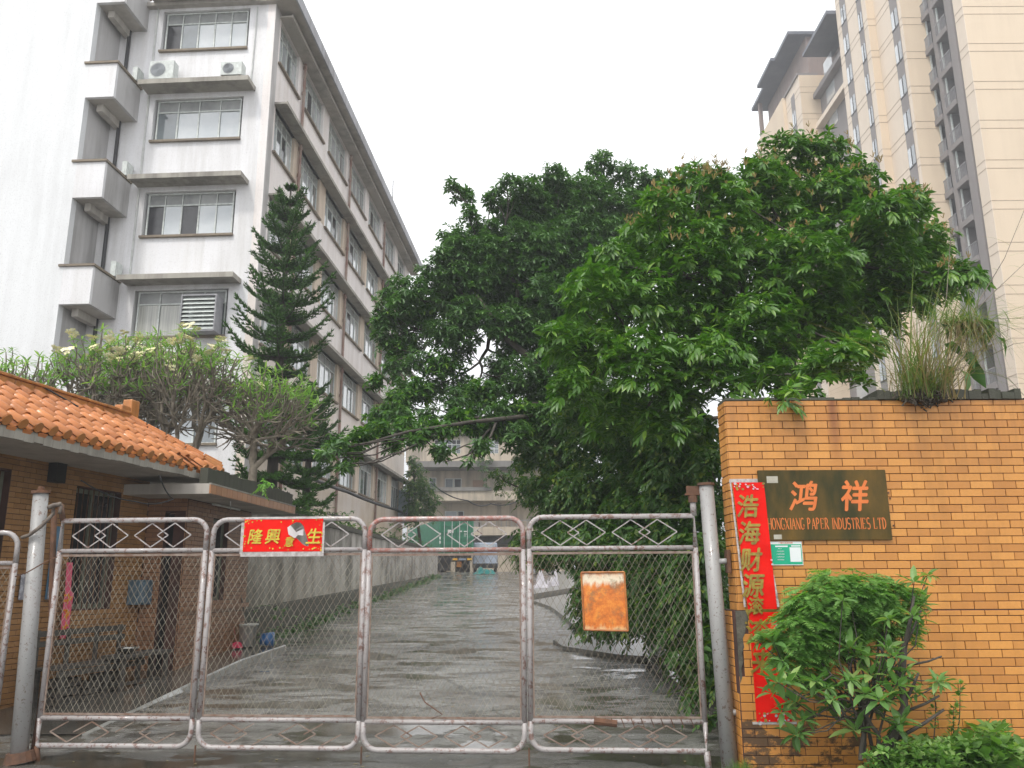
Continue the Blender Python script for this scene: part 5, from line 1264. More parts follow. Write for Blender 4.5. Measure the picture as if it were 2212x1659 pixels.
for k in range(9): y = 9.0 + k * .62; MB().hexa([(2.12 + U(-.03, .03), y, -.1), (2.34, y, -.1), (2.34, y + .58, -.1), (2.12 + U(-.03, .03), y + .58, -.1), (2.14, y, g(0, y) + .12), (2.32, y, g(0, y) + .13), (2.32, y + .58, g(0, y + .58) + .12), (2.15, y + .58, g(0, y + .58) + .11)]).build('kerb_stone', M_apron, kb, bevel=.01)
# cables
def cable(pts, r, label, n=5, mat=None, seg=10, sag=0):
    P = [Vector(p) for p in pts]; out = []
    for a, b in zip(P[:-1], P[1:]):
        for k in range(seg): t = k / seg; q = a.lerp(b, t); q.z -= sag * 4 * t * (1 - t); out.append(q)
    out.append(P[-1]); o = MB().tube(out, r, n).build('cable', mat or M_cable, smooth=True); return tag(o, label, 'cable', 'cables')
cable([FA(.5, .5, at(560, 1030, 24.6).z + .8), FA(3.2, .5, FA.hit(648, 1022, .5)[1]), FA(10, .5, FA.hit(729, 1056, .5)[1]), FA(20, .5, FA.hit(817, 1087, .5)[1]), FA(24.5, .5, FA.hit(858, 1100, .5)[1])], .07, 'thick black cable bundle slung along the foot of the factory block', sag=.06)
cable([FA(1, .45, FA.hit(640, 1076, .45)[1] - .1), FA(12, .4, FA.hit(740, 1110, .4)[1])], .03, 'thin black cable sagging below the thick bundle', sag=.2)
cable([FA(24.5, .5, FA.hit(858, 1100, .5)[1]), at(930, 1044, 60), at(1010, 1083, 66), at(1060, 1090, 68), at(1125, 1080, 70)], .05, 'dark cable strung from the factory corner across the beige rear block', sag=.3)
cable([G1(-1.2, .95, 3.02), G1(-.9, 1.0, 2.72), G1(-1.6, .9, 2.62), G1(-2.2, .5, 2.85)], .010, 'black cable looping under the guardhouse eaves', seg=6, sag=.05)
cable([SL(-.9, 1.02, 3.2), SL(-.95, .3, 3.62), SL(-2.6, -.1, 4.12)], .012, 'black cable lying across the orange tiled roof', seg=6)
cable([SL(.4, 1.0, 3.1), SL(.62, 1.02, 2.98), SL(.72, 1.0, 2.7)], .010, 'short white cable hanging beside the orange roof corner', mat=M_whitepipe, seg=6)

# ================================================================== VEGETATION
def T3(a): return np.array(a, dtype=np.int64)
def leaf_proto(L, w, droop=.15, fold=.18):
    """pointed leaf along +x, folded on its midrib, tip drooping; 8 triangles"""
    V = [(0, 0, 0), (.30 * L, w * .85, fold * w), (.30 * L, -w * .85, fold * w), (.34 * L, 0, -.02 * L), (.68 * L, w * .72, fold * w - droop * L * .4), (.68 * L, -w * .72, fold * w - droop * L * .4), (.70 * L, 0, -droop * L * .5), (L, 0, -droop * L)]
    F = [(0, 3, 1), (0, 2, 3), (1, 3, 6), (1, 6, 4), (2, 6, 3), (2, 5, 6), (4, 6, 7), (5, 7, 6)]
    return np.array(V, float), T3(F)
def small_leaf(L, w, droop=.2):
    V = [(0, 0, 0), (.5 * L, w, -droop * L * .3), (L, 0, -droop * L), (.5 * L, -w, -droop * L * .3 + .1 * w), (.5 * L, 0, -.25 * w - droop * L * .3)]
    return np.array(V, float), T3([(0, 4, 1), (1, 4, 2), (0, 3, 4), (3, 2, 4)])
def rot(az, el, roll=0):
    ca, sa = math.cos(az), math.sin(az); ce, se = math.cos(el), math.sin(el)
    Rz = np.array([[ca, -sa, 0], [sa, ca, 0], [0, 0, 1]]); Ry = np.array([[ce, 0, -se], [0, 1, 0], [se, 0, ce]])
    cr, sr = math.cos(roll), math.sin(roll); Rx = np.array([[1, 0, 0], [0, cr, -sr], [0, sr, cr]])
    return Rz @ Ry @ Rx
def rosette(n, lp, el=(-.5, .7), r0=.01, sc=(.7, 1.1), seed=0, stem=.0):
    R = random.Random(seed); Vs, Fs = [], []; off = 0
    for k in range(n):
        az = 2 * math.pi * (k / n * 2.0 % 1.0) + R.uniform(-.35, .35); e = el[0] + (el[1] - el[0]) * (k / max(1, n - 1)) + R.uniform(-.15, .15)
        M = rot(az, e, R.uniform(-.4, .4)); s = R.uniform(*sc)
        V = lp[0] * s @ M.T + np.array([math.cos(az) * r0, math.sin(az) * r0, stem * k / n]); Vs.append(V); Fs.append(lp[1] + off); off += len(V)
    return np.concatenate(Vs), np.concatenate(Fs)
def compound(n, lp, L=.25, seed=0):
    """drooping pinnate frond: paired leaflets along a stalk"""
    R = random.Random(seed); Vs, Fs = [], []; off = 0
    for k in range(n):
        t = (k + 1) / n; side = 1 if k % 2 else -1
        M = rot(side * R.uniform(.5, .9) * (1.1 - .6 * t), -.2 - .5 * t + R.uniform(-.15, .15), R.uniform(-.3, .3))
        V = lp[0] * R.uniform(.8, 1.1) @ M.T + np.array([L * t, 0, -.5 * L * t * t]); Vs.append(V); Fs.append(lp[1] + off); off += len(V)
    return np.concatenate(Vs), np.concatenate(Fs)
def crown(blobs, density, protos, seed, shell=.55, flat=.75, up=.35, sc=(.75, 1.15), yfn=None, keep=None):
    """blobs: (centre Vector, rx, ry, rz); returns instances on the outer volume of every blob"""
    rs = np.random.RandomState(seed); out = []
    for (c, rx, ry, rz) in blobs:
        n = max(3, int(density * rx * rz * 4 * .8 + density * ry * (rx + rz) * .5))
        for _ in range(n):
            d = rs.normal(size=3); d /= np.linalg.norm(d)
            if d[2] < -.75: d[2] *= -.3; d /= np.linalg.norm(d)
            rr = shell + (1 - shell) * rs.rand() ** .6
            rr *= 1 + .16 * math.sin(d[0] * 7 + c.x * 3) * math.cos(d[2] * 6 + c.z * 2)
            p = np.array([c.x + d[0] * rx * rr, c.y + d[1] * ry * rr, c.z + d[2] * rz * rr * flat])
            if keep and not keep(p): continue
            az = math.atan2(d[1], d[0]) + rs.uniform(-.7, .7)
            tilt = rs.uniform(-.5, .5)
            R = rot(az, -(1 - abs(d[2])) * .5 * rs.rand() + tilt * .4, rs.uniform(-.5, .5))
            out.append((rs.randint(len(protos)), mat4(p, R, rs.uniform(*sc))))
    return out
def plant(root, inst, protos, mat, nobj, name='leaf_spray', rest='crown'):
    """nearest sprays are parts of their own, the others one crown part"""
    e = np.array([0, 0, EYE]); inst.sort(key=lambda q: np.linalg.norm(q[1][:3, 3] - e))
    mes = [proto_mesh(name, p, mat) for p in protos]
    # spread the single sprays over the near side of the crown
    near = inst[:nobj * 3:3]; far = [q for i, q in enumerate(inst) if not (i < nobj * 3 and i % 3 == 0)]
    for pi, M in near: put(name, mes[pi], Matrix(M.tolist()), root)
    if far: bake(rest, protos, far, mat, root, kind='stuff')
def skel(m, p, tips, R, rmin=.006, n0=5, k=0, pw=.42, bend=.12, frac=(.34, .5)):
    """branches that fork towards groups of tips; thickness follows how many tips a branch feeds"""
    n = len(tips); rr = rmin * n ** pw
    if n == 1:
        t = tips[0]; L = (t - p).length; mid = p.lerp(t, .5) + Vector((R.uniform(-1, 1), R.uniform(-1, 1), -.6)) * L * bend
        m.tube([p, mid, t], [rmin * 1.15, rmin, rmin * .7], n0, cap=False); return
    c = sum(tips, Vector((0, 0, 0))) / n; q = p.lerp(c, R.uniform(*frac)); L = (q - p).length
    q += Vector((R.uniform(-1, 1), R.uniform(-1, 1), R.uniform(-.6, .2))) * L * bend
    mid = p.lerp(q, .5) + Vector((R.uniform(-1, 1), R.uniform(-1, 1), -.4)) * L * bend
    m.tube([p, mid, q], [rr, rr * .94, rr * .88], max(4, n0), cap=False)
    g_ = 2 if n < 5 or R.random() < .55 else 3
    seeds = [R.choice(tips)]
    while len(seeds) < g_: seeds.append(max(tips, key=lambda t: min((t - s_).length for s_ in seeds)))
    groups = [[] for _ in seeds]
    for t in tips: groups[min(range(g_), key=lambda i: (t - seeds[i]).length)].append(t)
    for gq in groups:
        if gq: skel(m, q, gq, R, rmin, n0, k + 1, pw, bend, frac)
def limbs(root, base, top, blobs, r0, mat, every=1, seed=0, name='limb', rtrunk=None):
    R = random.Random(seed); base = Vector(base); top = Vector(top)
    mid = base.lerp(top, .5) + Vector((R.uniform(-.15, .15), R.uniform(-.15, .15), 0))
    MB().tube([base, base.lerp(mid, .5), mid, top], [r0 * 1.25, r0 * 1.05, r0 * .95, r0 * .8], 10).build('trunk', mat, root, smooth=True)
    tips = []
    for i, (c, rx, ry, rz) in enumerate(blobs):
        for _ in range(3): tips.append(c + Vector((R.uniform(-1, 1) * rx, R.uniform(-.2, 1) * ry, R.uniform(-.4, .7) * rz)) * .75)
    m = MB(); skel(m, top, tips, R, .011, 5, 0, .42, .10); m.build(name, mat, root, smooth=True)
def blobs_from(lst, Yf, seed, depth=1.0, layers=1, dy=0):
    R = random.Random(seed); out = []
    for it in lst:
        u, v, r = it[:3]; Y = it[3] if len(it) > 3 else Yf(u, v)
        for k in range(layers):
            Yk = Y + R.uniform(-.5, .5) * depth + k * depth; c = at(u, v, Yk); rr = r / FPX * Yk * 1.0
            out.append((c, rr, rr * R.uniform(.8, 1.2), rr * 1.15))
    return out

# ---- large glossy tree spilling over the brick wall
lpA = leaf_proto(.21, .034, .22); lpB = leaf_proto(.17, .030, .30)
lpA2 = leaf_proto(.19, .040, .12); lpA3 = leaf_proto(.14, .028, .2)
prA = [compound(7, lpA, .17, 1), rosette(8, lpA2, (-.2, .6), seed=2), rosette(7, lpA2, (-.35, .5), seed=3), rosette(8, lpB, (-.5, .6), seed=4), rosette(9, lpA3, (-.3, .8), seed=5)]
rt = thing('mango_tree', 'big glossy broad-leaved tree with bright green layered crown spilling over the orange tiled wall', 'tree', (3.9, 10.8, 0))
rl_ = [(1450, 415, 36), (1485, 398, 30), (1425, 440, 36), (1540, 400, 40), (1700, 350, 75), (1780, 350, 70), (1640, 390, 60), (1505, 405, 60), (1440, 455, 65), (1560, 460, 85), (1680, 460, 90), (1800, 455, 95), (1860, 390, 55), (1905, 480, 75), (1965, 450, 50),
       (1400, 540, 85), (1500, 565, 100), (1620, 580, 105), (1750, 580, 110), (1880, 580, 100), (1985, 545, 75), (2045, 610, 55), (2095, 600, 30), (1325, 570, 60), (1280, 640, 70), (1385, 665, 90), (1500, 700, 105), (1640, 720, 105), (1760, 700, 95), (1865, 680, 85), (1950, 640, 70),
       (1215, 740, 55), (1290, 770, 80), (1400, 800, 95), (1530, 810, 100), (1240, 840, 60), (1330, 890, 75), (1450, 900, 80), (1655, 800, 60), (1800, 790, 55, 9.0), (1860, 760, 45, 8.6)]
bl = blobs_from(rl_, lambda u, v: 11.2 - (v - 300) * .0026, 5, 1.3)
over = blobs_from([(1690, 880, 34, 7.55), (1735, 850, 48, 7.9), (1700, 860, 30, 7.35), (1770, 800, 45, 8.3), (1840, 780, 38, 8.3), (1860, 830, 24, 8.2), (1675, 800, 35, 8.6)], None, 6, .1)
ins = crown(bl, 165, prA, 1, .3, .88, sc=(.48, .90)) 
ins += crown(blobs_from([b for b in rl_ if b[1] > 420], lambda u, v: 12.9, 15, 1.5), 60, prA, 2, .2, .95)
ins += crown(over, 95, prA, 3, .2, .85, sc=(.55, .85), keep=lambda p: not (p[1] < 7.42 and p[2] < 2.85) and p[1] > 7.1)
plant(rt, ins, prA, L_tree, 240)
limbs(rt, (4.15, 10.9, -.1), (3.9, 10.9, 3.6), bl, .17, M_bark, 2, 2)
MB().tube([at(1540, 905, 9.2), at(1640, 900, 9.6), at(1700, 860, 10.3), at(1745, 810, 10.9)], [.02, .04, .05, .07], 7).tube([at(1685, 900, 10.6), at(1690, 800, 10.7), at(1680, 700, 10.9)], [.09, .08, .05], 8).build('limb', M_bark, rt, smooth=True)
# flower panicles on the crown
pn = MB(); R = random.Random(4)
for _ in range(240):
    c, rx, ry, rz = R.choice(bl[:22]); a = R.uniform(0, 6.28); p = c + Vector((math.cos(a) * rx * .7, -ry * .75, R.uniform(.1, .75) * rz))
    for k in range(5): pn.bar(p, p + Vector((R.uniform(-.045, .045), R.uniform(-.04, .02), R.uniform(.03, .09))), .006)
pn.build('flower_panicles', simple('panicle_ochre', (.32, .19, .06), .8, (.22, .2, .07), 20), rt, kind='stuff')

# ---- darker tree behind it, reaching across the drive
lpC = leaf_proto(.20, .036, .30, .12); lpD = leaf_proto(.17, .034, .4, .1)
lpC2 = leaf_proto(.16, .036, .2)
prC = [rosette(7, lpC, (-.6, .4), seed=11), rosette(8, lpD, (-.7, .5), seed=12), rosette(7, lpC2, (-.3, .7), seed=13), rosette(9, lpC2, (-.5, .5), seed=14)]
lt = thing('shade_tree', 'tall dark green tree arching over the drive, branches crossing before the factory block', 'tree', (2.9, 17.5, .3))
ll_ = [(1425, 400, 30, 18), (1450, 430, 36, 18), (1040, 705, 46, 17), (1000, 765, 30, 17), (1075, 790, 34, 16.8), (1095, 700, 50, 17), (1130, 810, 48, 16.8), (955, 725, 45, 17.2), (1160, 720, 60, 17.4), (970, 640, 40, 17.3), (1060, 860, 40, 16.5), (990, 870, 36, 16.3), (1180, 560, 80, 17.8), (1290, 620, 85, 17.8), (1250, 700, 85, 17.6), (1330, 540, 80, 17.8), (1190, 650, 75, 17.4), (1200, 520, 60, 18), (1100, 640, 60, 17.4), (1030, 610, 50, 17.2), (1250, 810, 70, 17), (1180, 850, 55, 16.8), (1100, 720, 50, 17), (1010, 680, 45, 17), (1430, 450, 40, 18), (1400, 420, 30, 18), (1240, 470, 55, 18), (975, 405, 20), (1000, 425, 28), (1012, 465, 26), (1035, 500, 30), (1065, 490, 18), (1100, 400, 25), (1140, 415, 40), (1195, 385, 35), (1225, 430, 50), (1300, 360, 38), (1345, 385, 40), (1395, 400, 35), (1275, 430, 60), (1170, 480, 60), (1120, 520, 50), (1260, 520, 80), (1345, 470, 70), (980, 520, 38), (955, 560, 25), (1050, 560, 60), (980, 600, 50), (1140, 590, 75), (1230, 620, 75), (900, 625, 30), (870, 660, 38), (950, 660, 55), (1050, 660, 70), (1150, 690, 70), (835, 690, 32), (840, 740, 35), (910, 720, 50), (990, 730, 45), (1110, 760, 45), (845, 800, 32), (900, 790, 38), (1180, 780, 50), (1080, 830, 42), (1000, 845, 38), (940, 850, 40), (870, 860, 40), (1130, 850, 45), (1200, 880, 50), (1010, 900, 38), (930, 910, 35), (860, 905, 35), (1080, 900, 35), (815, 935, 24), (770, 950, 22), (735, 965, 22), (705, 990, 16), (745, 1010, 14), (860, 620, 28), (830, 650, 26), (1000, 560, 60), (940, 600, 45), (1070, 430, 28), (1090, 470, 40), (1060, 520, 45), (1130, 460, 55), (1200, 440, 60), (890, 960, 22), (955, 975, 22), (1040, 965, 22), (1120, 950, 40), (1010, 1000, 12)]
Yl = lambda u, v: 17.5 + (u - 1150) * .0022 - max(0, v - 850) * .022
bl2 = blobs_from(ll_, Yl, 8, .9)
ins = crown(bl2, 125, prC, 5, .2, .9, sc=(.6, .95))
big = [b for b in ll_ if b[2] >= 55]
ins += crown(blobs_from(big, lambda u, v: 19.2, 9, 1.2), 60, prC, 6, .2, .95, sc=(.7, 1.1))
plant(lt, ins, prC, L_dark, 200)
limbs(lt, (3.0, 17.6, .2), (2.3, 17.6, 4.6), bl2, .20, M_bark, 2, 5)
MB().tube([at(1330, 1000, 17.4), at(1210, 860, 17), at(1150, 780, 17), at(1095, 735, 16.8), at(1030, 640, 16.6)], [.13, .11, .09, .06, .03], 9).build('limb', M_bark, lt, smooth=True)
MB().tube([at(1250, 930, 16.6), at(1150, 900, 16), at(1010, 915, 15), at(880, 935, 14.6), at(760, 968, 14.2)], [.075, .052, .038, .026, .012], 7).tube([at(1075, 905, 15.6), at(1060, 945, 15), at(1010, 985, 14.6), at(960, 1000, 14.4)], [.03, .025, .015, .008], 5).build('limb', M_bark, lt, smooth=True)

lowb = blobs_from([(700, 985, 20, 14.2), (725, 965, 26, 14.3), (760, 985, 22, 14.4), (775, 955, 28, 14.6), (820, 940, 30, 14.9), (850, 965, 22, 14.8), (880, 930, 32, 15.1), (930, 930, 32, 15.3), (745, 1015, 16, 14.3), (990, 915, 34, 15.6), (1060, 930, 34, 15.8), (950, 985, 20, 15), (1040, 975, 20, 15.4), (1110, 900, 40, 16), (1150, 905, 34, 16), (1085, 925, 26, 15.7), (1020, 930, 24, 15.2), (965, 935, 24, 15), (905, 945, 22, 14.7), (1190, 900, 40, 16), (1130, 940, 26, 15.8), (860, 880, 34, 16), (820, 900, 28, 16), (900, 850, 36, 16.5), (810, 830, 22, 17), (830, 700, 34, 17.2), (870, 760, 40, 17.2), (900, 680, 44, 17.4), (960, 800, 44, 17), (1040, 860, 44, 16.6), (1000, 620, 50, 17.4), (1090, 590, 60, 17.4)], None, 19, .3)
bake('crown', prC, crown(lowb, 190, prC, 41, .1, .95, sc=(.6, .95)), L_low, lt, kind='stuff')

# ---- dense understory between tree and gate
lpE = small_leaf(.13, .034, .3); lpE2 = small_leaf(.10, .02, .2)
prE = [rosette(7, leaf_proto(.14, .033, .3), (-.7, .5), seed=21), rosette(9, lpE, (-.8, .5), seed=22), compound(9, lpE2, .25, 23)]
ul_extra = [(1150 + 45 * k, v, 45, 15.5 - k * .75) for k in range(9) for v in (1190, 1240, 1290, 1340) if v < 1215 + k * 22 + 60 and (k > 2 or v < 1200)]
us = thing('roadside_thicket', 'dense dark thicket of creepers and saplings right of the drive, behind the right gate leaf', 'bush', (3.0, 13, .2))
ul = [(1185, 930, 50, 17), (1150, 990, 35, 17), (1210, 1000, 60, 16), (1160, 1070, 32, 18), (1215, 1080, 60, 16), (1290, 960, 75, 15), (1290, 1080, 80, 14.5), (1380, 1000, 80, 13.5), (1470, 1000, 80, 12), (1510, 930, 45, 11.5), (1460, 1080, 80, 12), (1380, 1110, 80, 13), (1480, 1180, 80, 11), (1385, 1190, 60, 13), (1300, 1160, 60, 15), (1235, 1150, 45, 17), (1190, 1150, 30, 20), (1340, 1240, 45, 15), (1280, 1220, 35, 18), (1490, 1280, 65, 10.5), (1430, 1300, 40, 12), (1500, 1370, 50, 10.2), (1510, 1450, 38, 9.8), (1470, 1390, 30, 10.5), (1380, 1290, 35, 14), (1185, 1180, 16, 14), (1150, 930, 30, 18), (1130, 1010, 16, 20), (1140, 1050, 20, 20), (1245, 900, 60, 14), (1340, 900, 70, 13), (1440, 930, 70, 12), (1530, 1000, 40, 11), (1530, 1100, 45, 10.5), (1540, 1200, 40, 10), (1545, 1300, 40, 9.6), (1545, 1400, 40, 9.2), (1545, 1500, 35, 9), (1540, 1560, 28, 8.8), (1505, 1520, 30, 9.2), (1450, 1420, 22, 10.8), (1440, 1240, 60, 12.5), (1370, 1180, 50, 14), (1300, 1120, 60, 15.5)] + [e for e in ul_extra]
bu = blobs_from(ul, None, 3, .6)
insu = crown(bu, 120, prE, 9, .1, 1.0)
insu += crown(blobs_from([(u, v, r * 1.15, y + 1.8) for u, v, r, y in ul], None, 4, .5), 60, prE, 10, .1, 1.0, sc=(1, 1.5))
plant(us, insu, prE, L_under, 200)
R = random.Random(3); mb = MB()
for _ in range(60):
    u, v, r, Y = R.choice([q for q in ul if q[0] > 1250]); a = at(u, v, Y + .6); x0 = max(a.x, 2.6 + R.uniform(0, .6))
    mb.tube([(x0 + R.uniform(0, .5), Y + .9, g(0, Y)), (x0, Y + .7, a.z * .5 + .3), a], [.03, .02, .008], 5)
mb.build('stems', M_bark, us, kind='stuff')
# pendent fern-leaved branch tip near the rear block
for (u, v, r, Y) in ((1088, 1040, 22, 24), (1066, 1020, 12, 24)): pass
sp1 = thing('sapling', 'slender sapling tip leaning out left of the thicket in front of the rear block', 'sapling', (1.6, 22, .6))
MB().tube([(2.4, 22.5, .6), (1.9, 22.3, 2.6), at(1120, 1055, 22), at(1090, 1042, 22), at(1073, 1020, 22)], [.04, .03, .025, .015, .008], 6).build('stem', M_bark, sp1, smooth=True)
bake('foliage', prE, crown(blobs_from([(1088, 1040, 20, 22), (1068, 1025, 13, 22), (1125, 1050, 20, 22), (1080, 1062, 12, 22)], None, 2, .1), 110, prE, 31, .1, 1, sc=(.6, .9)), L_under, sp1, kind='stuff')
# tree at the far corner of the factory block
ft = thing('corner_tree', 'small feathery tree growing at the far corner of the factory block', 'tree', (-4.9, 47, 1.8))
fb_ = blobs_from([(893, 1000, 14, 47), (900, 1030, 28, 47), (888, 1060, 22, 47), (915, 1065, 32, 47), (935, 1085, 18, 47), (900, 1100, 32, 47), (925, 1110, 22, 47), (890, 1130, 20, 46)], None, 7, .8)
bake('crown', prE, crown(fb_, 30, prE, 12, .15, 1, sc=(1.2, 2.0)), L_under, ft, kind='stuff')
MB().tube([(-4.9, 47.3, 1.7), at(897, 1080, 47), at(893, 1010, 47)], [.10, .07, .03], 6).build('trunk', M_bark, ft)
vc = thing('hanging_creeper', 'ivy creeper hanging from the upper ledge of the rear block', 'creeper', at(1048, 1010, 73.8))
bake('foliage', prE, crown(blobs_from([(1045, 995, 13, 73.9), (1046, 1015, 12, 73.9), (1049, 1035, 8, 73.9), (1051, 1050, 5, 73.9), (1060, 1000, 8, 73.9)], None, 8, .1), 14, prE, 13, .1, 1, sc=(1.5, 2.4)), L_under, vc, kind='stuff')
# weeds along the retaining wall top and foot
wd_ = thing('wall_weeds', 'wispy weeds sprouting along the black top of the retaining wall', 'weeds', RW(3, -.2, 3)); R = random.Random(8); wi = []
for _ in range(420):
    s = R.uniform(2, RL - 2); s = s if R.random() < .6 else R.gauss(5, 1.6); s = min(max(s, .5), RL - 1)
    wi.append((R.randrange(3), mat4(np.array(RW(s, R.uniform(-.5, .05), top(s) + .15 + abs(R.gauss(0, .22)))), rot(R.uniform(0, 6.28), R.uniform(-.5, .9)), R.uniform(.5, 1.2))))
bake('foliage', prE, wi, L_under, wd_, kind='stuff')
wf_ = thing('verge_weeds', 'dark weeds growing at the foot of the retaining wall', 'weeds', RW(2, .3, .6)); wi = []
for _ in range(650):
    s = R.uniform(0, RL - 3) ; q = RW(s, R.uniform(.12, .55), 0); q.z = g(0, q.y) + abs(R.gauss(0, .08)) + .01
    if s < 2.2 and R.random() < .8: q.z += R.uniform(0, .65); q.x += R.uniform(-.1, .45)
    wi.append((R.randrange(3), mat4(np.array(q), rot(R.uniform(0, 6.28), R.uniform(-.3, .9)), R.uniform(.4, 1.0))))
bake('foliage', prE, wi, L_dark, wf_, kind='stuff')
fern = thing('parapet_fern', 'small fern tuft growing on the mossy parapet beside the orange roof corner', 'fern', at(575, 1060, 13.6))
bake('fronds', prE, crown(blobs_from([(573, 1052, 14, 13.4), (562, 1058, 8, 13.4)], None, 2, .1), 200, prE, 14, .1, 1, sc=(.5, .8)), L_fern, fern, kind='stuff')

# ---- Norfolk Island pine
def needles(axis_pts, r, per, R, out, droop=0):
    for a, b in zip(axis_pts[:-1], axis_pts[1:]):
        d = (b - a); L = d.length; n = max(2, int(per * L)); d.normalize()
        for _ in range(n):
            p = a.lerp(b, R.random()); az = R.uniform(0, 6.28); x = d.cross(Vector((0, 0, 1))); x = x.normalized() if x.length > .05 else Vector((1, 0, 0)); y = x.cross(d)
            dirv = (x * math.cos(az) + y * math.sin(az) * .9 + d * .8 + Vector((0, 0, .55))).normalized() * r * R.uniform(.7, 1.2)
            w = x * math.sin(az) * .019 - y * math.cos(az) * .019
            out.append((p - w, p + w, p + dirv))
def pine(base, H, R0, label, seed, z0f=.26, whorls=18, name='norfolk_pine'):
    R = random.Random(seed); base = Vector(base)
    t = thing(name, label, 'conifer', base)
    MB().tube([base, base + Vector((.03, 0, H * .5)), base + Vector((.05, 0, H))], [.17, .11, .02], 9).build('trunk', M_bark, t, smooth=True)
    for w in range(whorls):
        f = w / (whorls - 1); z = H * (z0f + (1 - z0f - .015) * f ** .93); env = min(.66, (1 - f) ** .62 * .98) * (.90 + .10 * math.sin(w * 2.1)) + .04
        if .34 < f < .40: env *= .5
        if f < .28: env *= .92
        tri = []; br = MB(); nb = 6 if f < .9 else 4; a0 = R.uniform(0, 6.28)
        for k in range(nb):
            az = a0 + 2 * math.pi * k / nb + R.uniform(-.25, .25); L = R0 * env * R.uniform(.82, 1.1); hd = Vector((math.cos(az), math.sin(az), 0)); s = base + Vector((.04, 0, z))
            rise = .04 + .62 * f; P = [s + hd * L * q + Vector((0, 0, L * (rise * q - (.40 - .25 * f) * math.sin(q * math.pi) * .45 + .17 * q ** 3))) for q in np.linspace(0, 1, 7)]
            br.tube(P, [.028, .024, .02, .016, .012, .009, .006], 4)
            side = Vector((-hd.y, hd.x, 0))
            for j in range(1, 7):
                for q in (0, .5):
                    ii = min(j, 6); c = P[ii - 1].lerp(P[ii], q)
                    for sg_ in (-1, 1):
                        l2 = (.50 - .06 * j) * L * .55 * R.uniform(.7, 1.1) + .08; e = c + side * sg_ * l2 * .8 + hd * l2 * .55 + Vector((0, 0, l2 * (.10 + .25 * f)))
                        m_ = c.lerp(e, .5) + Vector((0, 0, -.05 * l2)); needles([c, m_, e], .095, 95, R, tri)
            needles(P[1:], .105, 120, R, tri)
        br.build('branch', M_bark, t)
        V = np.array([tuple(p) for q in tri for p in q]) - np.array(base); n = len(tri)
        me = fast_mesh('needles', V, np.arange(3 * n), np.arange(n) * 3, L_pine); o = bpy.data.objects.new('needles', me); link(o, t); tag(o, kind='stuff')
    return t
pine_top = at(625, 400, 20.0); pine((pine_top.x, 20.0, .6), pine_top.z - .6, 2.15, 'tall dark Norfolk Island pine with upswept whorls in front of the factory block corner', 3)
p2 = at(672, 830, 23.6); pine((p2.x, 23.6, .9), p2.z - .9, 1.5, 'second lower pine with tangled dark boughs, right of the tall pine', 5, .46, 10)

# ---- frangipani trees behind the guardhouse
lpF = leaf_proto(.17, .019, .25); prF = [rosette(6, lpF, (-.2, 1.0), seed=31), rosette(5, lpF, (0, 1.2), seed=32), rosette(6, lpF, (-.4, .9), seed=33)]
def petal_proto():
    V, F = [], []
    for f in range(4):
        cx, cy, cz = math.cos(f * 1.7) * .05, math.sin(f * 1.7) * .05, .03 * (f % 2)
        for k in range(5):
            a = 2 * math.pi * k / 5; n = len(V); V += [(cx, cy, cz), (cx + .04 * math.cos(a - .5), cy + .04 * math.sin(a - .5), cz + .02), (cx + .055 * math.cos(a), cy + .055 * math.sin(a), cz + .012), (cx + .04 * math.cos(a + .5), cy + .04 * math.sin(a + .5), cz + .02)]; F += [(n, n + 1, n + 2), (n, n + 2, n + 3)]
    return np.array(V), T3(F)
prFl = [petal_proto()]
def frangipani(base, label, targets, seed, r0=.075, flowers=.34, H0=.5):
    """targets: ellipsoid (cx, cy, cz, rx, ry, rz) the branch tips fill"""
    R = random.Random(seed); base = Vector(base); t = thing('frangipani_tree', label, 'tree', base, 'frangipani trees behind the guardhouse')
    cx, cy, cz, rx, ry, rz = targets; C = Vector((cx, cy, cz)); m = MB(); tips = []
    MB().tube([base, base.lerp(C, H0) + Vector((.06, 0, 0))], [r0 * 1.3, r0], 8).build('trunk', M_barkg, t, smooth=True)
    ntip = int(520 * rx * rz / 1.4); pts_ = []
    for _ in range(ntip):
        d = Vector((R.gauss(0, 1), R.gauss(0, 1), R.gauss(0, 1))).normalized(); rr = R.uniform(.55, 1) if R.random() < .65 else R.uniform(.25, .8)
        if d.z < -.25: d.z = abs(d.z) * .5 if R.random() < .3 else d.z * .8
        pts_.append(C + Vector((d.x * rx * rr, d.y * ry * rr, d.z * rz * rr + (1 - abs(d.x)) * .05)))
    s = base.lerp(C, H0) + Vector((.06, 0, 0)); skel(m, s, pts_, R, .0115, 5, 0, .34, .14, (.22, .42))
    tips = [(p, (p - C).normalized()) for p in pts_]
    m.build('branches', M_barkg, t, smooth=True)
    li = []; fi = []
    for e, d in tips:
        if (e.z - C.z) < -.1 * rz and R.random() < .93: continue
        if (e.z - C.z) < .35 * rz and R.random() < .72: continue
        li.append((R.randrange(3), mat4(np.array(e), rot(R.uniform(0, 6.28), R.uniform(-.3, .3)), R.uniform(.75, 1.25))))
        if e.z - C.z > .2 * rz and R.random() < flowers: fi.append((0, mat4(np.array(e) + np.array([0, -.06, .09]), rot(R.uniform(0, 6.28), R.uniform(-.9, .9)), R.uniform(.9, 1.3))))
    mes = [proto_mesh('leaf_tuft', p, L_frang) for p in prF]
    for pi, M in li[:60]: put('leaf_tuft', mes[pi], Matrix(M.tolist()), t)
    if li[60:]: bake('foliage', prF, li[60:], L_frang, t, kind='stuff')
    if fi: bake('flowers', prFl, fi, L_flower, t, kind='stuff')
    return len(tips)
def ell(u, v, ru, rv, Y, ry=1.0): c = at(u, v, Y); return (c.x, c.y, c.z, ru / FPX * Y, ry, rv / FPX * Y)
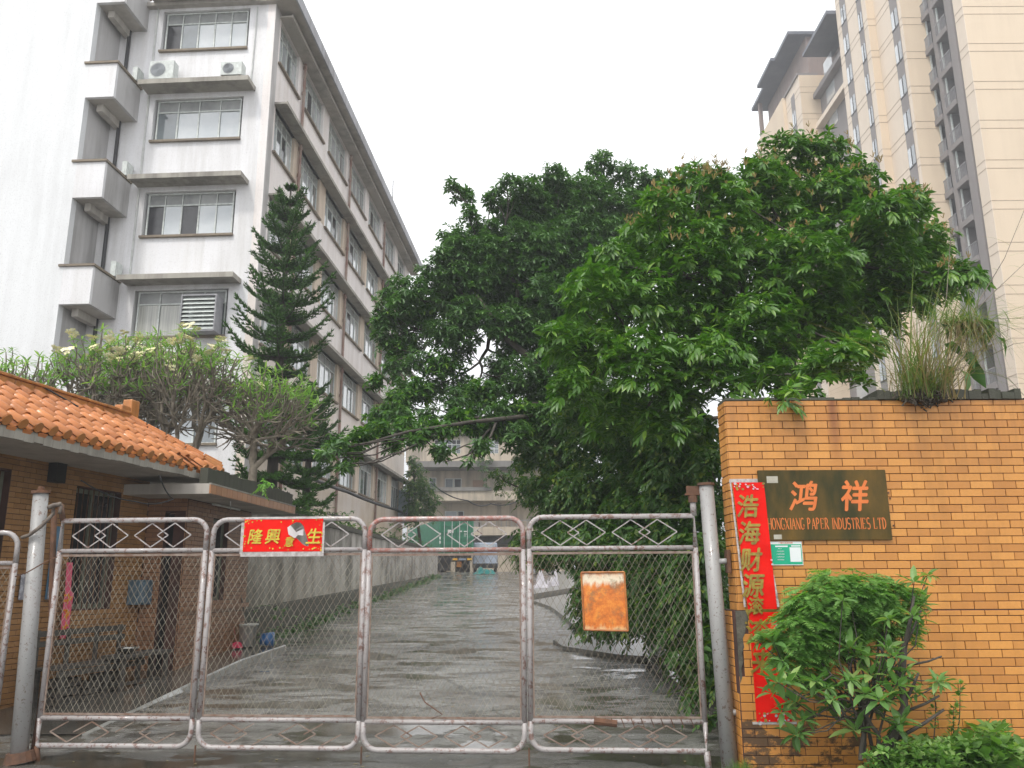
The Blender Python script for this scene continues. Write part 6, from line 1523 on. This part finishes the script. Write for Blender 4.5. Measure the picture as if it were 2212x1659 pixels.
fr1 = ell(230, 850, 140, 140, 15.2, 1.2); fr2 = ell(410, 850, 160, 140, 15.4, 1.2); fr3 = ell(40, 850, 95, 95, 14.0, .8); fr4 = ell(570, 910, 145, 125, 15.6, 1.1); fr5 = ell(320, 850, 150, 130, 16.9, 1.0)
print('tips', frangipani((fr1[0], 15.2, .3), 'flowering frangipani tree behind the guardhouse, left of the widest one', fr1, 1),
frangipani((fr2[0] + .2, 15.4, .3), 'widest flowering frangipani tree, rising behind the orange block on the ridge', fr2, 2),
frangipani((fr3[0], 14.0, .3), 'sparse small frangipani at the left edge above the orange roof', fr3, 3, .06, .05),
frangipani(tuple(at(500, 1040, 15.6) - Vector((.1, 0, 1.5))), 'leaning frangipani with bare grey branches reaching towards the pine', fr4, 4, .07, .04, .45),
frangipani((fr5[0], 16.6, .3), 'frangipani standing in the second row, between the two flowering ones', fr5, 6))

# ---- shrub in front of the wall
prS = [rosette(10, leaf_proto(.135, .027, .18, .22), (-.5, 1.0), seed=51), rosette(11, leaf_proto(.12, .025, .22, .22), (-.7, .9), seed=52), rosette(9, leaf_proto(.15, .029, .15, .22), (-.3, 1.1), seed=53)]
sh = thing('potted_shrub', 'leafy green shrub with whorled leaves and forked dark stems standing before the tiled wall', 'shrub', (2.85, 6.6, 0))
SY = 6.6
tipsS = [(1690, 1430), (1672, 1390), (1700, 1330), (1730, 1290), (1770, 1330), (1820, 1300), (1850, 1345), (1810, 1370), (1760, 1395), (1900, 1290), (1935, 1265), (1975, 1260), (2005, 1245), (1960, 1300), (1990, 1310), (1920, 1340), (1880, 1370), (1840, 1400), (1700, 1480), (1670, 1500), (1720, 1520), (1750, 1480), (1690, 1540), (1780, 1460), (1800, 1490), (1840, 1470), (1880, 1460), (1915, 1450), (1870, 1500), (1925, 1500), (1960, 1450), (1900, 1530), (1960, 1480), (2040, 1475), (1830, 1540), (1850, 1580), (1790, 1530), (1950, 1560), (1740, 1560), (1720, 1590), (1640, 1390), (1730, 1350), (1660, 1360), (1870, 1420), (1920, 1400), (1985, 1340), (1780, 1300)]
R = random.Random(12)
mes = [proto_mesh('leaf_whorl', p, L_shrub) for p in prS]; stem = MB(); whs = []; ends = []
for i, (u, v) in enumerate([t for t in tipsS if t[1] > 1385 or t[0] > 1885 or t == (1820, 1300)] + [(u + R.uniform(-20, 20), v + R.uniform(-18, 22)) for u, v in tipsS if v > 1390 and u > 1690] + [(u + R.uniform(-20, 20), v + R.uniform(-18, 22)) for u, v in tipsS[1::2] if v > 1290 and u > 1735]):
    Y = SY + R.uniform(-.22, .5); e = at(u, v, Y); ends.append(e)
    whs.append((R.randrange(3), mat4(np.array(e), rot(R.uniform(0, 6.28), R.uniform(-.35, .15)), R.uniform(.8, 1.3))))
forks = [at(1880, 1650, SY), at(1905, 1640, SY + .05), at(1860, 1645, SY)]
for gi in range(3): skel(stem, forks[gi], [e for j, e in enumerate(ends) if (j % 3 == gi)], R, .0050, 6, 0, .40, .14, (.25, .45))
for pi, M in whs: put('leaf_whorl', mes[pi], Matrix(M.tolist()), sh)
stem.build('stems', M_bark, sh, smooth=True)
st2 = MB()
trk = [at(1895, 1650, SY + .1), at(1930, 1590, SY + .1), at(1955, 1530, SY + .1), at(1948, 1480, SY + .12), at(1955, 1400, SY + .12), at(1965, 1350, SY + .1), at(1975, 1290, SY + .1)]
st2.tube(trk, [.045, .04, .032, .026, .02, .015, .009], 8)
for a, b, r_ in (((1955, 1540), (2030, 1505), .013), ((1935, 1600), (2040, 1535), .016), ((1960, 1440), (2035, 1420), .011), ((1955, 1400), (1990, 1320), .012), ((1955, 1520), (1985, 1455), .016), ((1950, 1470), (1900, 1400), .012)):
    A0, B0 = at(a[0], a[1], SY + .1), at(b[0], b[1], SY + .05); st2.tube([A0, A0.lerp(B0, .6) + Vector((0, 0, -.01)), B0], [r_, r_ * .8, r_ * .6], 6)
st2.build('trunk', M_bark, sh, smooth=True)
# ferny conifer-like mass behind the whorls
lpN = small_leaf(.045, .004, .1)
def frond(n, L, seed):
    R = random.Random(seed); Vs, Fs = [], []; off = 0; lp = small_leaf(1, .16, .1)
    for k in range(n):
        t = (k + 1) / n; sd = 1 if k % 2 else -1; ll = L * .34 * math.sin(math.pi * min(1, .15 + t * .9)) + .006
        V = lp[0] * ll @ rot(sd * 1.05, R.uniform(-.25, .1), R.uniform(-.3, .3)).T + np.array([L * t, 0, .12 * L * t - .42 * L * t * t]); Vs.append(V); Fs.append(lp[1] + off); off += 5
    return np.concatenate(Vs), np.concatenate(Fs)
prN = [frond(22, .17, 61), frond(26, .20, 62), frond(20, .14, 63)]
fp = thing('ferny_shrub', 'soft feathery fern-leaved shrub mounded behind the whorled shrub at the tiled wall', 'shrub', (2.75, 6.95, 0))
fbl = blobs_from([(1810, 1285, 52, 6.95), (1765, 1310, 45, 6.95), (1860, 1290, 48, 6.95), (1920, 1290, 36, 6.95), (1735, 1360, 42, 6.9), (1790, 1350, 50, 7.0), (1860, 1350, 48, 7.05), (1915, 1345, 34, 7.0), (1722, 1410, 32, 6.9), (1765, 1400, 36, 7.0), (1712, 1445, 26, 6.9), (1745, 1460, 26, 6.9), (1690, 1380, 20, 6.9), (1940, 1380, 22, 7.0)], None, 2, .1)
fi_ = crown(fbl, 1150, prN, 17, .45, .95, keep=lambda p: p[1] < 7.36)
bake('foliage', prN, fi_, L_fern, fp, kind='stuff')
m = MB()
skel(m, Vector((2.88, 6.95, .02)), [at(1690 + (k * 37) % 260, 1300 + (k * 53) % 130, 6.95 + .02 * (k % 5)) for k in range(40)], random.Random(4), .004, 5, 0, .4, .1)
m.build('stems', M_bark, fp)
pot = MB().lathe((2.93, 6.55, -.24), [(0, 0), (.24, 0), (.30, .26), (.34, .27), (.34, .31), (.29, .31), (.28, .26), (0, .26)], 28).build('flower_pot', simple('dark_green_glaze', (.02, .07, .06), .25, coat=.5), smooth=True)
tag(pot, 'dark green glazed pot rim at the foot of the whorled shrub', 'pot')
# ground cover and planter at the lower right
def ground_cover(name, label, uv, Yr, n, seed, protos, mat, h, sc=(.6, 1.1)):
    R = random.Random(seed); inst = []
    for _ in range(n):
        (u0, u1, v0) = R.choice(uv); u = R.uniform(u0, u1); Y = R.uniform(*Yr); b = at(u, v0, Y); z = max(0.02, b.z * R.random() ** .7) if b.z > 0 else .03
        inst.append((R.randrange(len(protos)), mat4(np.array((b.x, Y, z)), rot(R.uniform(0, 6.28), R.uniform(-.3, .7)), R.uniform(*sc))))
    o = bake(name, protos, inst, mat, None, kind='stuff'); o['label'] = label; o['category'] = 'plants'; return o
prG = [rosette(7, leaf_proto(.07, .022, .2), (-.1, .9), seed=71), rosette(9, small_leaf(.045, .016, .2), (-.3, .8), seed=72), rosette(5, leaf_proto(.10, .03, .2), (0, 1.0), seed=73)]
ground_cover('ground_cover', 'mixed low weeds and ivy at the foot of the tiled wall, lower right corner', [(2040, 2215, 1612), (2060, 2215, 1600), (1960, 2060, 1605), (2110, 2180, 1578), (1900, 2100, 1625)], (6.6, 7.4), 620, 3, prG, L_ground, .3, (.4, 1.9))
ground_cover('ground_cover', 'ivy and weeds round the foot of the whorled shrub and its pot', [(1870, 2070, 1625), (1900, 2050, 1600)], (6.35, 6.9), 500, 4, prG, L_ground, .3, (.5, .9))
wp = thing('tall_weed', 'lone thin weed with paired leaves standing right of the shrub against the tiles', 'weed', (3.55, 7.1, 0))
m = MB(); wi = []; R = random.Random(5)
for (u, v, ub) in ((2018, 1460, 2015), (2075, 1480, 2060), (2060, 1530, 2050)):
    a, b = at(ub, 1640, 7.1), at(u, v, 7.1); m.tube([a, a.lerp(b, .5) + Vector((.02, 0, 0)), b], [.006, .004, .002], 5)
    for k in range(9): q = a.lerp(b, .35 + .65 * k / 8); wi.append((2, mat4(np.array(q), rot(R.uniform(0, 6.28), .2), R.uniform(.4, .8))))
m.build('stem', M_bark, wp); bake('leaves', prG, wi, L_ground, wp, kind='stuff')
pb = thing('planter_edge', 'low brick planter edge capped with orange tile in the lower right corner', 'planter', (3.9, 6.75, 0))
q0, q1 = at(2085, 1640, 6.75), at(2230, 1690, 6.2)
for k in range(6): a = q0.lerp(q1, k / 6); b = q0.lerp(q1, (k + 1) / 6 - .008); MB().bar((a.x, a.y, .05), (b.x, b.y, .05 - .0), .10, .05).build('capping_tile', M_tileb if k % 2 else M_tile, pb)
MB().bar((q0.x, q0.y, -.1), (q1.x, q1.y, -.1), .09, .24).build('brickwork', M_mortar, pb)
# grass tuft by the right post
def blade_proto(L, w, bend, n=5):
    V, F = [], []
    for i in range(n + 1):
        t = i / n; x = bend * t * t * L; z = L * (t - .35 * bend * t * t); ww = w * (1 - t) ** .7 + .0006
        V += [(x, -ww, z), (x, ww, z)]
    for i in range(n): a = 2 * i; F += [(a, a + 1, a + 3), (a, a + 3, a + 2)]
    return np.array(V), T3(F)
prB = [blade_proto(1, .012, .35), blade_proto(1, .010, .8), blade_proto(1, .013, .1), blade_proto(1, .009, 1.2, 7)]
def tuft(name, label, c, n, L, spread, seed, mat, lean=(.0, .6), root=None, az=None, ws=1):
    R = random.Random(seed); inst = []
    for _ in range(n):
        s = R.uniform(.55, 1.0) * L; M = rot(R.uniform(0, 6.28) if az is None else R.gauss(az[0], az[1]), 0) @ np.array(Matrix.Rotation(R.uniform(*lean), 3, 'Y'))
        D = M @ np.diag([s, s * ws if s < .5 else s * .55, s]); m = np.eye(4); m[:3, :3] = D; m[:3, 3] = (c[0] + R.gauss(0, spread), c[1] + R.gauss(0, spread * .5), c[2] + R.uniform(-.01, .01)); inst.append((R.randrange(4), m))
    if root is None:
        o = bake(name, prB, inst, mat, None, kind='stuff'); o['label'] = label; o['category'] = 'grass'; return o
    return bake(name, prB, inst, mat, root, kind='stuff')
tuft('grass_tuft', 'bright green grass tuft at the foot of the straight gate post', (1.86, 7.40, 0), 260, .17, .055, 1, L_ground, (0, .7))
# ---- grasses growing out of the top of the wall
gw_ = thing('wall_top_grass', 'tall drooping grass clump rooted in a dark soil mat atop the tiled wall', 'grass', (3.62, 7.5, 3.2))
c0 = at(1990, 868, 7.5)
random.seed(21); m = MB()
for k in range(260):
    u = random.gauss(1995, 22); v = 850 + abs(random.gauss(0, 14)); p = at(u, min(v, 886 - abs(u - 1995) * .5), 7.44 + U(-.05, .05)); m.tube([p, p + Vector((U(-.05, .05), U(-.02, .02), U(-.05, .05)))], .008, 3)
for k in range(9): p = at(1960 + k * 9, 862, 7.46); m.tube([p + Vector((-.05, 0, 0)), p + Vector((.05, 0, 0))], [.035, .045], 6)
m.build('root_mat', M_soil, gw_)
tuft('blades', '', (c0.x - .02, 7.46, c0.z + .0), 170, .70, .11, 2, L_grass, (.0, .6), gw_)
tuft('blades', '', (c0.x - .02, 7.46, c0.z + .1), 60, 1.3, .09, 3, L_grass, (-.1, .35), gw_)
tuft('dry_stalks', '', (c0.x + .1, 7.5, c0.z), 170, 1.05, .13, 4, L_dry, (.0, .55), gw_)
cmid = at(2080, 700, 7.7)
tuft('blades', '', (cmid.x, 7.7, cmid.z), 260, .65, .14, 5, L_grass, (.2, 2.0), gw_)
tuft('dry_stalks', '', (cmid.x + .02, 7.7, cmid.z), 190, .42, .14, 8, L_dry, (1.8, 2.9), gw_)
cn = thing('tall_reeds', 'thin arching reeds rising beside the grass clump into the right edge', 'reeds', (3.9, 7.7, 3.2))
m = MB(); wi = []; R = random.Random(6)
for (pts, r_) in (([(2010, 865), (2060, 760), (2110, 660), (2170, 560), (2215, 450)], .008), ([(2020, 865), (2080, 700), (2140, 640), (2225, 560)], .005), ([(2000, 865), (2045, 640), (2055, 500), (2062, 520)], .004), ([(2030, 865), (2120, 780), (2190, 745), (2230, 740)], .004), ([(2030, 865), (2110, 800), (2180, 820), (2225, 870)], .004), ([(2000, 865), (2070, 720), (2150, 690), (2225, 690)], .004)):
    P = [at(u, v, 7.7) for u, v in pts]; m.tube(P, [r_, r_ * .9, r_ * .7] + [r_ * .4] * (len(P) - 3), 5)
    for a, b in zip(P[1:-1], P[2:]):
        for k in range(4):
            q = a.lerp(b, k / 4); az = R.choice([0, .3, 3.0]) + R.uniform(-.5, .5); s = R.uniform(.2, .38); M = rot(az, 0) @ np.array(Matrix.Rotation(R.uniform(.5, 1.3), 3, 'Y')) @ np.diag([s, s * .7, s]); mm = np.eye(4); mm[:3, :3] = M; mm[:3, 3] = q; wi.append((R.randrange(4), mm))
m.build('canes', M_barkg, cn, smooth=True); bake('blades', prB, wi, L_grass, cn, kind='stuff')
bp_ = thing('big_leaf_vine', 'straggling plant with large dark shrivelled leaves on the wall top right of the grass', 'vine', (3.9, 7.6, 3.2))
lpV = leaf_proto(.24, .075, .55, .3); mev = proto_mesh('large_leaf', lpV, L_dark); m = MB()
for k, (u, v, el, s) in enumerate(((2040, 790, -.9, .8), (2075, 800, -1.1, 1), (2095, 790, -.5, 1), (2110, 760, -1.3, .8), (2065, 745, -.3, .8), (2040, 745, -.2, .8), (2020, 800, -.7, .8), (2125, 690, -.5, 1.0), (2145, 700, -.8, 1.0), (2100, 700, -.4, .8), (2030, 700, -.6, .7), (2155, 730, -.9, .8), (2085, 760, -.8, .7))):
    p = at(u, v, 7.62 + .02 * (k % 4)); put('large_leaf', mev, Matrix(mat4(np.array(p), rot([0.2, -.5, .6, 2.8, 3.3][k % 5], el, .5 * math.sin(k * 2)), s).tolist()), bp_)
    c = at(2010 + k * 2, 866, 7.6); m.tube([c, c.lerp(p, .6) + Vector((0, 0, .08)), p], [.007, .005, .003], 5)
m.build('stems', M_barkg, bp_)
# fallen leaf litter on the drive
lit = []; R = random.Random(77)
for _ in range(240): x, y = R.uniform(-4, 2.2), R.uniform(6.3, 26); lit.append((0, mat4(np.array((x, y, g(x, y) + .006)), rot(R.uniform(0, 6.28), 0.05), R.uniform(.25, .55))))
o = bake('leaf_litter', [small_leaf(.12, .03, .02)], lit, L_dry, None, kind='stuff'); o['label'] = 'scattered brown leaf litter on the wet drive'; o['category'] = 'litter'

# ================================================================== HAZE (humid air after rain)
hm = bpy.data.materials.new('humid_air'); hm.use_nodes = True; hn = hm.node_tree.nodes; hn.clear()
pv = hn.new('ShaderNodeVolumePrincipled'); pv.inputs['Color'].default_value = (.93, .96, 1, 1); pv.inputs['Density'].default_value = .0022; pv.inputs['Anisotropy'].default_value = .2
ho = hn.new('ShaderNodeOutputMaterial'); hm.node_tree.links.new(pv.outputs[0], ho.inputs['Volume'])
hz = MB().box(WF, -905, 905, -62, 1505, -1.5, 75); hz.build('haze', hm, kind='stuff')
